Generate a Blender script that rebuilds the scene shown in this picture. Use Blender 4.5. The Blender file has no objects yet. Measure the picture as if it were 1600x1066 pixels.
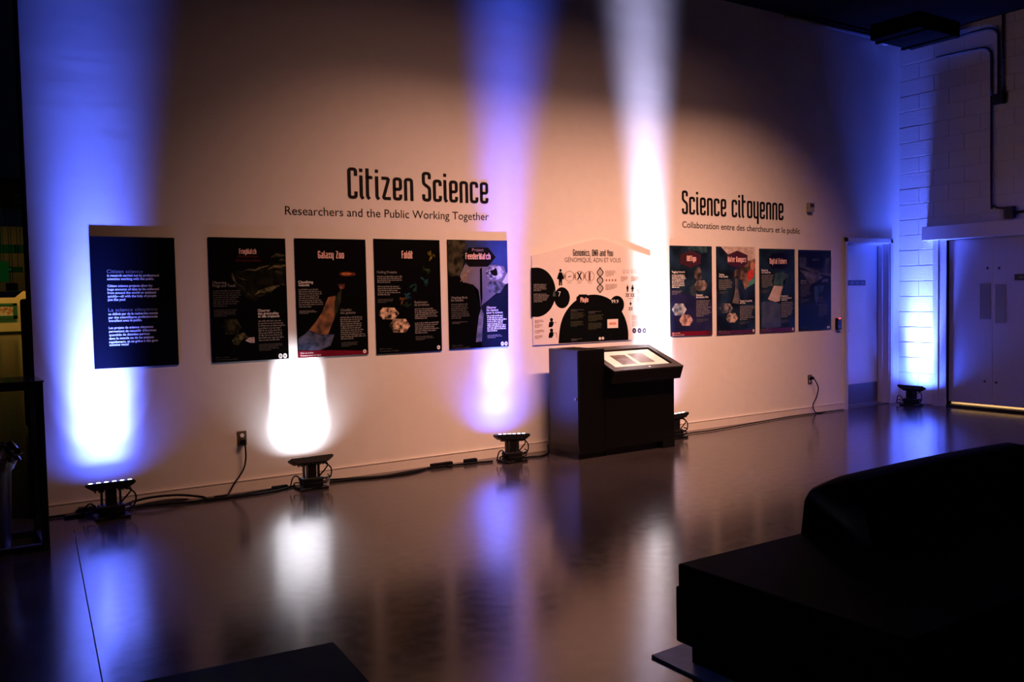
import bpy, bmesh, math, random
from mathutils import Vector, Matrix
random.seed(4)
sc = bpy.context.scene
COL = sc.collection
PI = math.pi

# ------------------------------------------------------------------ camera
FPX, YAW, PITCH, ROLL, CH, CD = 1400.0, .5868, -.0488, -.0197, 1.5187, 7.1617
fw = Vector((math.sin(YAW)*math.cos(PITCH), math.cos(YAW)*math.cos(PITCH), math.sin(PITCH)))
rt0 = Vector((math.cos(YAW), -math.sin(YAW), 0)); up0 = rt0.cross(fw)
rt = math.cos(ROLL)*rt0 + math.sin(ROLL)*up0
up = -math.sin(ROLL)*rt0 + math.cos(ROLL)*up0
CAM = Vector((0, -CD, CH))
cd = bpy.data.cameras.new('camera'); cam = bpy.data.objects.new('camera', cd); COL.objects.link(cam)
cd.sensor_width = 36; cd.lens = 36*FPX/1600; cd.clip_start = .05; cd.clip_end = 200
M = Matrix((rt, up, -fw)).transposed().to_4x4(); M.translation = CAM
cam.matrix_world = M
sc.camera = cam
# ------------------------------------------------------------------ world, exposure
w = bpy.data.worlds.new('world'); sc.world = w; w.use_nodes = True
w.node_tree.nodes['Background'].inputs[0].default_value = (.35, .4, 1, 1)
w.node_tree.nodes['Background'].inputs[1].default_value = .002
sc.view_settings.view_transform = 'Standard'; sc.view_settings.look = 'None'
sc.view_settings.exposure = 0; sc.view_settings.gamma = 1
try: sc.view_settings.use_curve_mapping = False
except Exception: pass

def light(name, kind, loc, target, power, color, **kw):
    l = bpy.data.lights.new(name, kind); l.energy = power; l.color = color
    for k, v in kw.items(): setattr(l, k, v)
    o = bpy.data.objects.new(name, l); COL.objects.link(o); o.location = loc
    d = Vector(target)-Vector(loc); o.rotation_euler = d.to_track_quat('-Z', 'Y').to_euler()
    return o
# warm ceiling track washing the lower part of the display wall
WARM = (1, .465, .30)
light('ceiling_track', 'AREA', (4.3, -2.9, 4.6), (4.3, 0, .1), 38, WARM, shape='RECTANGLE', size=2.2, size_y=.15, spread=math.radians(76))
light('ceiling_track', 'AREA', (6.75, -2.9, 4.6), (6.75, 0, .1), 68, WARM, shape='RECTANGLE', size=2.6, size_y=.15, spread=math.radians(76))
light('ceiling_track_wide', 'AREA', (5.0, -2.9, 4.6), (5.0, 0, .2), 16, WARM, shape='RECTANGLE', size=4.6, size_y=.15, spread=math.radians(104))
# unseen blue fill added for the far right corner, and the far gallery beyond the left end of the wall
light('blue_corner_fill', 'SPOT', (8.0, -5.2, 4.6), (11, -1.9, .6), 200, (.11, .11, 1), spot_size=math.radians(50), spot_blend=1, shadow_soft_size=.1)
light('gallery_green_fill', 'SPOT', (.5, 30, 5.2), (3.2, 42, 3), 450, (.12, 1, .25), spot_size=math.radians(40), spot_blend=.6, shadow_soft_size=.1)  # unseen lamp added to turn the hanging banners green
light('gallery_light', 'AREA', (4, 47, 5.5), (4, 50, 1), 170, (1, .5, .11), shape='RECTANGLE', size=7, size_y=1)

# ------------------------------------------------------------------ pixel helpers (a point of the photo on a known plane)
def ray(px, py): return fw + rt*((px-800)/FPX) + up*((533-py)/FPX)
def pl(px, py, ax, v):
    d = ray(px, py); t = (v-CAM[ax])/d[ax]; return CAM + d*t
def W(px, py, y=-.02): return pl(px, py, 1, y)
def FL(px, py, z=0): return pl(px, py, 2, z)
def RW(px, py, x=11.034): return pl(px, py, 0, x)

# ------------------------------------------------------------------ materials
MATS = {}
def mat(name, c, rough=.5, metal=0, spec=.5, noise=0, scale=20, bump=0, c2=None, emit=0, detail=3, coat=0):
    if name in MATS: return MATS[name]
    if name.startswith('print_') and spec == .5: spec = .08
    m = bpy.data.materials.new(name); m.use_nodes = True; nt = m.node_tree
    b = nt.nodes['Principled BSDF']
    b.inputs['Base Color'].default_value = (*c, 1); b.inputs['Roughness'].default_value = rough
    b.inputs['Metallic'].default_value = metal; b.inputs['Specular IOR Level'].default_value = spec
    if coat: b.inputs['Coat Weight'].default_value = coat
    if emit:
        b.inputs['Emission Color'].default_value = (*c, 1); b.inputs['Emission Strength'].default_value = emit
    tc = nt.nodes.new('ShaderNodeTexCoord'); n = nt.nodes.new('ShaderNodeTexNoise')
    n.inputs['Scale'].default_value = scale; n.inputs['Detail'].default_value = detail
    nt.links.new(tc.outputs['Object'], n.inputs['Vector'])
    r = nt.nodes.new('ShaderNodeValToRGB'); nt.links.new(n.outputs['Fac'], r.inputs['Fac'])
    k = noise
    r.color_ramp.elements[0].position = .3; r.color_ramp.elements[1].position = .7
    if c2 is None:
        r.color_ramp.elements[0].color = (*[v*(1-k) for v in c], 1); r.color_ramp.elements[1].color = (*[min(1, v*(1+k)) for v in c], 1)
    else:
        r.color_ramp.elements[0].color = (*c, 1); r.color_ramp.elements[1].color = (*c2, 1); r.color_ramp.elements[0].position = .4; r.color_ramp.elements[1].position = .64
    nt.links.new(r.outputs['Color'], b.inputs['Base Color'])
    if emit and c2 is None: nt.links.new(r.outputs['Color'], b.inputs['Emission Color'])
    if bump:
        bp = nt.nodes.new('ShaderNodeBump'); bp.inputs['Strength'].default_value = bump; bp.inputs['Distance'].default_value = .01
        nt.links.new(n.outputs['Fac'], bp.inputs['Height']); nt.links.new(bp.outputs['Normal'], b.inputs['Normal'])
    MATS[name] = m
    return m
wallm = mat('painted_wall', (.72, .70, .68), .75, spec=.2, noise=.02, scale=9, bump=.03)
nt = wallm.node_tree; b = nt.nodes['Principled BSDF']      # long shallow waves in the plaster, seen under grazing light
tc = nt.nodes.new('ShaderNodeTexCoord'); mp_ = nt.nodes.new('ShaderNodeMapping'); mp_.inputs['Scale'].default_value = (.5, 1, 2.6)
nw = nt.nodes.new('ShaderNodeTexNoise'); nw.inputs['Scale'].default_value = 1.4; nw.inputs['Detail'].default_value = 3
nt.links.new(tc.outputs['Object'], mp_.inputs['Vector']); nt.links.new(mp_.outputs['Vector'], nw.inputs['Vector'])
bw_ = nt.nodes.new('ShaderNodeBump'); bw_.inputs['Strength'].default_value = 1; bw_.inputs['Distance'].default_value = .0035
old = b.inputs['Normal'].links[0].from_node; nt.links.new(nw.outputs['Fac'], bw_.inputs['Height']); nt.links.new(old.outputs['Normal'], bw_.inputs['Normal']); nt.links.new(bw_.outputs['Normal'], b.inputs['Normal'])
blockm = mat('painted_block', (.70, .69, .68), .7, spec=.2, noise=.04, scale=60, bump=.25)
jointm = mat('block_joint', (.66, .65, .64), .85, spec=.1, noise=.05)
basem = mat('baseboard_paint', (.70, .66, .62), .45, noise=.02)
framem = mat('frame_paint', (.55, .54, .58), .4, noise=.03)
doorm = mat('door_paint', (.55, .54, .6), .33, spec=.7, noise=.02)
ddoorm = mat('closet_paint', (.45, .44, .5), .5, noise=.03)
blackm = mat('matte_black', (.008, .008, .008), .55, noise=.2, spec=.3)
ceilm = mat('ceiling_black', (.003, .003, .0035), .9, noise=.2, spec=.1)
rubber = mat('cable_rubber', (.003, .003, .003), .6, noise=.1, spec=.12)
fixm = mat('fixture_black', (.004, .004, .005), .45, noise=.15, spec=.3)
kioskm = mat('kiosk_laminate', (.0016, .0016, .002), .32, noise=.1, spec=.5)
bezelm = mat('bezel_black', (.05, .048, .05), .35, noise=.05)
leather = mat('black_leather', (.001, .001, .001), .7, noise=.2, scale=60, spec=.03)
vinyl = mat('black_vinyl', (.004, .0035, .0035), .6, noise=.05, spec=.15)
steel = mat('brushed_steel', (.5, .5, .52), .3, metal=1, noise=.1)
brass = mat('worn_plate', (.16, .12, .06), .4, metal=.6, noise=.2)
white = mat('white_plastic', (.8, .78, .74), .4, noise=.02)
conduitm = mat('conduit_paint', (.025, .025, .032), .6, noise=.1)

# polished concrete floor
fm = bpy.data.materials.new('polished_concrete'); fm.use_nodes = True; nt = fm.node_tree; b = nt.nodes['Principled BSDF']
tc = nt.nodes.new('ShaderNodeTexCoord'); n1 = nt.nodes.new('ShaderNodeTexNoise'); n1.inputs['Scale'].default_value = 1.3; n1.inputs['Detail'].default_value = 8; n1.inputs['Roughness'].default_value = .6
nt.links.new(tc.outputs['Object'], n1.inputs['Vector'])
r1 = nt.nodes.new('ShaderNodeValToRGB'); r1.color_ramp.elements[0].position = .3; r1.color_ramp.elements[1].position = .75
r1.color_ramp.elements[0].color = (.026, .022, .025, 1); r1.color_ramp.elements[1].color = (.05, .043, .047, 1)
nt.links.new(n1.outputs['Fac'], r1.inputs['Fac']); nt.links.new(r1.outputs['Color'], b.inputs['Base Color'])
n2 = nt.nodes.new('ShaderNodeTexNoise'); n2.inputs['Scale'].default_value = 14; n2.inputs['Detail'].default_value = 6
nt.links.new(tc.outputs['Object'], n2.inputs['Vector'])
mr = nt.nodes.new('ShaderNodeMapRange'); mr.inputs['From Min'].default_value = .3; mr.inputs['From Max'].default_value = .7; mr.inputs['To Min'].default_value = .15; mr.inputs['To Max'].default_value = .2
nt.links.new(n2.outputs['Fac'], mr.inputs['Value']); nt.links.new(mr.outputs['Result'], b.inputs['Roughness'])
bmp = nt.nodes.new('ShaderNodeBump'); bmp.inputs['Strength'].default_value = .02; bmp.inputs['Distance'].default_value = .01
nt.links.new(n2.outputs['Fac'], bmp.inputs['Height']); nt.links.new(bmp.outputs['Normal'], b.inputs['Normal'])
b.inputs['Specular IOR Level'].default_value = .66
floorm = fm

# ------------------------------------------------------------------ object helpers
ORG = {}
def org(o):
    return ORG.get(o.name, Vector((0, 0, 0))) if o else Vector((0, 0, 0))
def tag(o, label=None, cat=None, group=None, kind=None):
    if label: o['label'] = label
    if cat: o['category'] = cat
    if group: o['group'] = group
    if kind: o['kind'] = kind
    return o
def thing(name, label, cat, loc, group=None):
    o = bpy.data.objects.new(name, None); COL.objects.link(o); o.location = loc; o.empty_display_size = .05
    ORG[o.name] = Vector(loc)
    return tag(o, label, cat, group)
def obj(name, bm, m, parent=None, smooth=False, at=None):
    """link bm (world coordinates) as one mesh object; `at` = own origin, else the parent's / world origin"""
    me = bpy.data.meshes.new(name)
    base = Vector(at) if at is not None else (org(parent) if parent else Vector((0, 0, 0)))
    if base.length: bmesh.ops.translate(bm, verts=bm.verts, vec=-base)
    bmesh.ops.recalc_face_normals(bm, faces=bm.faces)
    bm.to_mesh(me); bm.free(); me.materials.append(m)
    if smooth:
        for p in me.polygons: p.use_smooth = True
    o = bpy.data.objects.new(name, me); COL.objects.link(o)
    if parent: o.parent = parent; o.location = base-org(parent)
    else: o.location = base
    ORG[o.name] = base
    return o
def dup(root, loc, rot=None):
    r = root.copy(); COL.objects.link(r); r.location = loc
    if rot: r.rotation_euler = rot
    for ch in list(root.children):
        c = ch.copy(); COL.objects.link(c); c.parent = r
        for g in ch.children:
            d = g.copy(); COL.objects.link(d); d.parent = c
    return r
NB = bmesh.new
def box(bm, a, b, bev=0):
    v = bmesh.ops.create_cube(bm, size=1)['verts']
    a, b = Vector(a), Vector(b)
    for q in v: q.co = Vector((a[i]+(b[i]-a[i])*(q.co[i]+.5) for i in range(3)))
    if bev:
        es = list({e for q in v for e in q.link_edges})
        bmesh.ops.bevel(bm, geom=es, offset=bev, segments=2, affect='EDGES', profile=.5)
    return bm
def prism(bm, pts, vec):
    """extrude a planar polygon (3-D points) by vec"""
    vs = [bm.verts.new(p) for p in pts]; f = bm.faces.new(vs)
    r = bmesh.ops.extrude_face_region(bm, geom=[f])
    bmesh.ops.translate(bm, verts=[g for g in r['geom'] if isinstance(g, bmesh.types.BMVert)], vec=Vector(vec))
    return bm
def tube(bm, pts, r, seg=8, sub=1):
    P = [Vector(p) for p in pts]
    if sub > 1 and len(P) > 2:
        Q = []
        for i in range(len(P)-1):
            p0, p1, p2, p3 = P[max(i-1, 0)], P[i], P[i+1], P[min(i+2, len(P)-1)]
            for k in range(sub):
                t = k/sub
                Q.append(.5*((2*p1)+(p2-p0)*t+(2*p0-5*p1+4*p2-p3)*t*t+(3*p1-p0-3*p2+p3)*t**3))
        Q.append(P[-1]); P = Q
    prev = None; nrm = None
    for i, p in enumerate(P):
        d = (P[min(i+1, len(P)-1)]-P[max(i-1, 0)]).normalized()
        if nrm is None: nrm = d.orthogonal().normalized()
        else:
            nrm = (nrm-d*nrm.dot(d))
            nrm = nrm.normalized() if nrm.length > 1e-6 else d.orthogonal().normalized()
        bn = d.cross(nrm)
        ring = [bm.verts.new(p+(nrm*math.cos(a)+bn*math.sin(a))*r) for a in [2*PI*k/seg for k in range(seg)]]
        if prev:
            for k in range(seg): bm.faces.new((prev[k], prev[(k+1) % seg], ring[(k+1) % seg], ring[k]))
        else: bm.faces.new(ring[::-1])
        prev = ring
    bm.faces.new(prev)
    return bm
def lathe(bm, prof, c, seg=24, axis='z'):
    rings = []
    for (r, z) in prof:
        ring = []
        for k in range(seg):
            a = 2*PI*k/seg; x, y = r*math.cos(a), r*math.sin(a)
            v = {'z': (x, y, z), 'y': (x, z, y), 'x': (z, x, y)}[axis]
            ring.append(bm.verts.new(Vector(c)+Vector(v)))
        rings.append(ring)
    for i in range(len(rings)-1):
        for k in range(seg): bm.faces.new((rings[i][k], rings[i][(k+1) % seg], rings[i+1][(k+1) % seg], rings[i+1][k]))
    bm.faces.new(rings[0][::-1]); bm.faces.new(rings[-1])
    return bm

# ------------------------------------------------------------------ lettering
FONT = {}
L, R = .5, 2.5
def G(ch, w, *strokes): FONT[ch] = (w, strokes)
G('C', 3, [(R, 7.4), (R, 9.5), (L, 9.5), (L, .5), (R, .5), (R, 2.4)])
G('c', 3, [(R, 5.5), (R, 7.1), (L, 7.1), (L, .5), (R, .5), (R, 2.1)])
G('i', 1.3, [(.5, 7.6), (.5, .9), (1.1, .1)], [(.5, 8.7), (.5, 9.8)])
G('t', 2.3, [(.5, 10), (.5, .9), (1.1, .1)], [(.5, 7.1), (2.1, 7.1)])
G('z', 3, [(.1, 7.1), (2.4, 7.1), (.55, .5), (2.9, .5)])
G('e', 3, [(L, 3.7), (R, 3.7), (R, 7.1), (L, 7.1), (L, .5), (R, .5), (R, 2.0)])
G('n', 3, [(L, 0), (L, 7.1), (R, 7.1), (R, 0)])
G('S', 3, [(R, 7.6), (R, 9.5), (L, 9.5), (L, 6), (R, 4.6), (R, .5), (L, .5), (L, 2.4)])
G('s', 2.8, [(2.3, 5.8), (2.3, 7.1), (L, 7.1), (L, 4.3), (2.3, 3.3), (2.3, .5), (L, .5), (L, 1.9)])
G('o', 3, [(1.5, 7.1), (L, 7.1), (L, .5), (R, .5), (R, 7.1), (1.4, 7.1)])
G('y', 3, [(L, 7.6), (L, .5), (R, .5)], [(R, 7.6), (R, -2.3)])
G('G', 3, [(R, 7.6), (R, 9.5), (L, 9.5), (L, .5), (R, .5), (R, 4.8), (1.5, 4.8)])
G('a', 3, [(L, 7.1), (R, 7.1), (R, 0)], [(R, .5), (L, .5), (L, 4.2), (R, 4.2)])
G('l', 1.3, [(.5, 10), (.5, .9), (1.1, .1)])
G('x', 3, [(.4, 0), (2.6, 7.6)], [(.4, 7.6), (2.6, 0)])
G('Z', 3, [(.1, 9.5), (2.4, 9.5), (.55, .5), (2.9, .5)])
G('F', 2.7, [(L, 0), (L, 9.5), (2.6, 9.5)], [(L, 5.4), (2.2, 5.4)])
G('d', 3, [(R, 7.1), (L, 7.1), (L, .5), (R, .5)], [(R, 0), (R, 10)])
G('P', 3, [(L, 0), (L, 9.5), (R, 9.5), (R, 4.6), (L, 4.6)])
G('r', 2.3, [(L, 0), (L, 7.1), (1.9, 7.1), (1.9, 5.8)])
G('W', 4, [(L, 10), (L, .5), (3.5, .5), (3.5, 10)], [(2, .5), (2, 8)])
G('h', 3, [(L, 0), (L, 10)], [(L, 7.1), (R, 7.1), (R, 0)])
G('A', 3, [(L, 0), (L, 9.5), (R, 9.5), (R, 0)], [(L, 4.4), (R, 4.4)])
G('R', 3, [(L, 0), (L, 9.5), (R, 9.5), (R, 4.8), (L, 4.8)], [(1.4, 4.8), (R, 0)])
G('T', 2.8, [(0, 9.5), (2.8, 9.5)], [(1.4, 9.5), (1.4, 0)])
G('g', 3, [(R, .5), (L, .5), (L, 7.1), (R, 7.1)], [(R, 7.6), (R, -1.8), (L, -1.8)])
G('D', 3, [(1.5, 9.5), (L, 9.5), (L, .5), (R, .5), (R, 9.5), (1.4, 9.5)])
G('u', 3, [(L, 7.6), (L, .5), (R, .5), (R, 7.6)])
G('m', 4.4, [(L, 0), (L, 7.1), (3.9, 7.1), (3.9, 0)], [(2.2, 7.1), (2.2, 0)])
G('N', 3.2, [(L, 0), (L, 9.6), (2.7, .4), (2.7, 10)])
G('Y', 3, [(L, 10), (L, 5.2), (R, 5.2), (R, 10)], [(1.5, 5.2), (1.5, 0)])
G(',', 1, [(.5, 1), (.3, -1)])
def fillet(pts, r=.75, n=3):
    out = [Vector(pts[0])]
    for i in range(1, len(pts)-1):
        p = Vector(pts[i]); a = Vector(pts[i-1])-p; c = Vector(pts[i+1])-p
        rr = min(r, a.length*.45, c.length*.45)
        s, e = p+a.normalized()*rr, p+c.normalized()*rr
        for k in range(n+1):
            t = k/n; out.append((1-t)**2*s+2*t*(1-t)*p+t*t*e)
    out.append(Vector(pts[-1])); return out
def strip(bm, pts, th, mp):
    P = [Vector(p) for p in pts]; prev = None
    for i, p in enumerate(P):
        d0 = (P[i]-P[i-1]).normalized() if i else None
        d1 = (P[i+1]-P[i]).normalized() if i < len(P)-1 else None
        d0 = d0 or d1; d1 = d1 or d0
        t = (d0+d1)
        t = t.normalized() if t.length > 1e-6 else d1
        nn = Vector((-t.y, t.x)); k = 1/max(.5, nn.dot(Vector((-d1.y, d1.x))))
        cur = (bm.verts.new(mp(p+nn*th/2*k)), bm.verts.new(mp(p-nn*th/2*k)))
        if prev: bm.faces.new((prev[0], prev[1], cur[1], cur[0]))
        prev = cur
def thick(bm, d):
    r = bmesh.ops.extrude_face_region(bm, geom=list(bm.faces))
    bmesh.ops.translate(bm, verts=[g for g in r['geom'] if isinstance(g, bmesh.types.BMVert)], vec=Vector((0, -d, 0)))
    return bm
def narrow(s, x0, x1, z0, h, y, m, parent, name='title', split=False, th=1.0, gap=.75, depth=0):
    """condensed stroked lettering from x0 to x1 on the plane y, cap height h, slope allowed through z0=(left,right)"""
    if not isinstance(z0, tuple): z0 = (z0, z0)
    if not isinstance(h, tuple): h = (h, h)
    tot = sum((1.7 if c == ' ' else FONT[c][0])+gap for c in s)-gap
    sx = (x1-x0)/tot; X = 0; bm = NB()
    for c in s:
        if c == ' ': X += 1.7+gap; continue
        wd, st = FONT[c]
        if split: bm = NB()
        for q in st:
            def mp(p, X=X):
                t = (X+p.x)/tot
                return (x0+(X+p.x)*sx, y, z0[0]+(z0[1]-z0[0])*t+p.y/10*(h[0]+(h[1]-h[0])*t))
            strip(bm, fillet(q), th, mp)
        if split:
            if depth: thick(bm, depth)
            obj('letter', bm, m, parent)
        X += wd+gap
    if not split:
        if depth: thick(bm, depth)
        return obj(name, bm, m, parent)
def text_bm(bm, s, x0, x1, z0, h, y, bold=0, sx=None):
    cu = bpy.data.curves.new('t', 'FONT'); cu.body = s; cu.size = 1; cu.offset = bold; cu.resolution_u = 3; cu.fill_mode = 'FRONT'
    o = bpy.data.objects.new('t', cu); COL.objects.link(o)
    me = bpy.data.meshes.new_from_object(o.evaluated_get(bpy.context.evaluated_depsgraph_get()))
    bpy.data.objects.remove(o); bpy.data.curves.remove(cu)
    xs = [v.co.x for v in me.vertices]; a, b_ = min(xs), max(xs)
    if not isinstance(z0, tuple): z0 = (z0, z0)
    k = (x1-x0)/(b_-a)
    n0 = len(bm.verts); bm.from_mesh(me); bm.verts.ensure_lookup_table()
    for v in bm.verts[n0:]:
        t = (v.co.x-a)/(b_-a)
        v.co = Vector((x0+(v.co.x-a)*k, y, z0[0]+(z0[1]-z0[0])*t+v.co.y*h/.7))
    bpy.data.meshes.remove(me)
    return bm

# ================================================================== STRUCTURE
H = 4.8
XL, XR = .687, 11.034
DX0, DX1, DZ = 9.905, 10.815, 2.14
# floor: two slabs with the sawn joint between them
j0, j1 = FL(125, 880), FL(160, 1066)
dj = (j1-j0)/(j1.y-j0.y)
def jx(y): return (j0+dj*(y-j0.y)).x
bm = NB()
for side in (0, 1):
    if side == 0: pts = [(-14, -11), (jx(-11)-.003, -11), (jx(-.5)-.003, -.5), (-14, -.5)]
    else: pts = [(jx(-11)+.003, -11), (16, -11), (16, -.5), (jx(-.5)+.003, -.5)]
    prism(bm, [(x, y, 0) for x, y in pts], (0, 0, -.03))
prism(bm, [(x, y, 0) for x, y in ((-14, -.5), (16, -.5), (16, 56), (-14, 56))], (0, 0, -.03))
fl = obj('floor', bm, floorm); tag(fl, kind='structure')
bm = NB(); prism(bm, [(jx(-11)-.03, -11, -.012), (jx(-11)+.03, -11, -.012), (jx(-.5)+.03, -.5, -.012), (jx(-.5)-.03, -.5, -.012)], (0, 0, -.02))
obj('joint_filler', bm, blackm, fl)
# main display wall with a doorway
bm = NB()
box(bm, (XL, 0, 0), (DX0, .22, H)); box(bm, (DX0, 0, DZ), (DX1, .22, H)); box(bm, (DX1, 0, 0), (XR+.3, .22, H))
tag(obj('wall_back', bm, wallm), kind='structure')
bm = NB(); box(bm, (XL-.012, .005, 0), (XL-.0005, .225, H)); tag(obj('trim_1', bm, blackm), kind='structure')
# ceiling
bm = NB(); box(bm, (-3, -11, H), (XR+.3, .3, H+.1)); tag(obj('ceiling', bm, ceilm), kind='structure')
# right wall: recessed joint sheet with blocks proud of it
CY0, CY1, CZ = -.665, -1.88, 2.14        # closet opening
bm = NB()
box(bm, (XR+.008, .0, 0), (XR+.3, CY0, H)); box(bm, (XR+.008, CY0, CZ), (XR+.3, CY1, H)); box(bm, (XR+.008, CY1, 0), (XR+.3, -9, H))
wr = obj('wall_right', bm, jointm); tag(wr, kind='structure')
BL, BH, JT = .4064, .2032, .011
protos = {}
def block(y1, y0, z0, z1):
    k = (round(y1-y0, 4), round(z1-z0, 4))
    if k not in protos:
        bm = NB(); box(bm, (XR, y0, z0), (XR+.02, y1, z1), .0018)
        protos[k] = obj('block', bm, blockm, wr, at=(XR, y1, z0)); return
    o = protos[k].copy(); COL.objects.link(o); o.parent = wr; o.location = (XR+random.uniform(0, .0016), y1, z0)
ncourse = int(H/BH)+1
for c in range(ncourse):
    z0 = c*BH+JT; z1 = min((c+1)*BH, H)
    if z1-z0 < .02: continue
    ye = CY0+.1 if z1 < CZ+.1 else -2.6
    y = -.28 if c % 2 else -.28-BL/2+.0
    y = 0.0; first = .28 if c % 2 else .28+BL/2
    while y > ye+.01:
        y2 = max(y-first, ye); first = BL
        block(y-.004 if y < 0 else y, y2, z0, z1); y = y2
# baseboards
bm = NB(); box(bm, (XL, -.012, 0), (DX0-.06, 0, .092)); box(bm, (XL, -.016, .086), (DX0-.06, 0, .094))
tag(obj('baseboard_back', bm, basem), kind='structure')
# doorway frame of door_1
d1 = thing('door_1', None, None, ((DX0+DX1)/2, .19, 0)); d1['kind'] = 'structure'
bm = NB()
for (a, b_) in ((DX0-.055, DX0), (DX1, DX1+.055)):
    box(bm, (a, -.022, 0), (b_, .0, DZ+.055), .003)
box(bm, (DX0-.055, -.022, DZ), (DX1+.055, 0, DZ+.055), .003)
box(bm, (DX0, -.0, 0), (DX0+.012, .2, DZ)); box(bm, (DX1-.012, 0, 0), (DX1, .2, DZ)); box(bm, (DX0, 0, DZ-.012), (DX1, .2, DZ))
box(bm, (DX1-.03, .09, 0), (DX1-.012, .15, DZ-.012)); box(bm, (DX0+.012, .09, DZ-.03), (DX1-.012, .15, DZ-.012))
obj('door_frame', bm, framem, d1)
bm = NB(); box(bm, (DX0+.014, .165, .01), (DX1-.014, .205, DZ-.014), .002); obj('door_panel', bm, doorm, d1)
bm = NB(); box(bm, (DX0+.03, .160, .02), (DX1-.03, .165, .285)); obj('kick_plate', bm, mat('kick_plate_metal', (.10, .10, .13), .5, metal=.2, noise=.05), d1)
bm = NB(); box(bm, (DX0, .0, 0), (DX1, .22, .008)); obj('threshold', bm, mat('threshold_metal', (.2, .19, .18), .4, metal=.8, noise=.1), d1)
a, c = W(1325.5, 438, .16), W(1352, 446, .16)
bm = NB(); box(bm, (a.x, .157, c.z), (c.x, .165, a.z), .001); ds = obj('door_sign', bm, mat('sign_navy', (.02, .025, .10), .5, noise=.05), d1)
bm = NB()
for u in (.22, .5, .82):
    x = a.x+(c.x-a.x)*u; zc = (a.z+c.z)/2
    box(bm, (x-.014, .1562, zc-.012), (x+.014, .157, zc+.012))
obj('sign_mark', bm, mat('sign_print', (.25, .28, .5), .5, noise=.1), ds)
bm = NB(); tube(bm, [(DX0+.075, .165, 1.0), (DX0+.075, .11, 1.0), (DX0+.19, .105, 1.0)], .011, 10)
obj('door_handle', bm, steel, d1)

# closet double door in the right wall
d2 = thing('door_2', None, None, (XR, (CY0+CY1)/2, 0)); d2['kind'] = 'structure'
bm = NB()
box(bm, (XR-.03, CY0+.165, 0), (XR+.06, CY0+.10, CZ+.02), .003)
box(bm, (XR-.012, CY0+.10, 0), (XR+.12, CY0, CZ+.02), .003)
box(bm, (XR-.03, CY1-.13, 0), (XR+.12, CY1, CZ+.02), .003)
box(bm, (XR-.012, CY1, CZ-.0), (XR+.12, CY0, CZ+.04))
obj('door_frame', bm, framem, d2)
ZB = .062
ymid = RW(1551, 500, XR+.05).y
def sheet(px0, py0, px1, py1, x, d):
    a, b_ = RW(px0, py0, x), RW(px1, py1, x); return (x-d, b_.y, b_.z), (x, a.y, a.z)
XD = XR+.05
for k, (ya, yb, panel, bolts) in enumerate(((CY0-.004, ymid+.003, (1531.5, 444, 1547.5, 499), ((1543, 419), (1538.5, 596))), (ymid-.003, CY1+.004, (1555.5, 445, 1571, 505), ((1561, 419), (1556.5, 598))))):
    bm = NB(); box(bm, (XD, yb, ZB), (XD+.045, ya, CZ-.004), .002); lf = obj('door_leaf', bm, ddoorm, d2)
    p, q = sheet(*panel, XD, .006); bm = NB(); box(bm, p, q, .001); obj('push_plate', bm, mat('push_plate_grey', (.16, .17, .25), .4, metal=.3, noise=.05), lf)
    for (u, v) in bolts:
        c0 = RW(u, v, XD); bm = NB(); lathe(bm, [(.015, 0), (.015, -.004), (.008, -.012)], c0, 10, 'x'); obj('bolt', bm, mat('bolt_dark', (.02, .02, .03), .4, noise=.1), lf)
p, q = sheet(1585.5, 431, 1600, 438, XD, .008)
bm = NB(); box(bm, (p[0], p[1]-.2, p[2]), (q[0], q[1], q[2]+.02), .001); s2 = obj('door_sign', bm, mat('sign_black', (.01, .01, .012), .5, noise=.1), d2)
bm = NB()
for k in range(4): box(bm, (p[0]-.001, q[1]-.09-.045*k, p[2]+.03), (p[0], q[1]-.06-.045*k, p[2]+.045))
obj('sign_mark', bm, mat('sign_print_grey', (.2, .2, .2), .5, noise=.1), s2)
bm = NB(); box(bm, (XR-.01, CY1, 0), (XR+.12, CY0, .028), .002); obj('threshold', bm, blackm, d2)
# lit room behind the closet doors: its light escapes through the gap under them
bm = NB()
box(bm, (XR+.3, CY1-.2, .0), (XR+1.6, CY0+.2, .03)); box(bm, (XR+1.6, CY1-.2, 0), (XR+1.65, CY0+.2, 2.4)); box(bm, (XR+.3, CY1-.25, 0), (XR+1.6, CY1-.2, 2.4))
box(bm, (XR+.3, CY0+.2, 0), (XR+1.6, CY0+.25, 2.4)); box(bm, (XR+.3, CY1-.2, 2.4), (XR+1.6, CY0+.2, 2.45)); box(bm, (XR+.12, CY1, .0), (XR+.3, CY0, .03))
box(bm, (XR+.1, CY1-.02, CZ+.005), (XR+.31, CY0+.02, CZ+.06))
tag(obj('wall_closet', bm, mat('closet_wall', (.7, .62, .5), .8, noise=.02)), kind='structure')
light('closet_light', 'AREA', (XR+.7, (CY0+CY1)/2, 2.2), (XR+.6, (CY0+CY1)/2, 0), 40, (1, .7, .36), shape='RECTANGLE', size=.5, size_y=1)
# header box of the closet doors
bm = NB(); box(bm, (XR-.12, -3.0, 2.147), (XR, -.395, 2.325), .004); tag(obj('trim_2', bm, framem), kind='structure')

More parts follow.
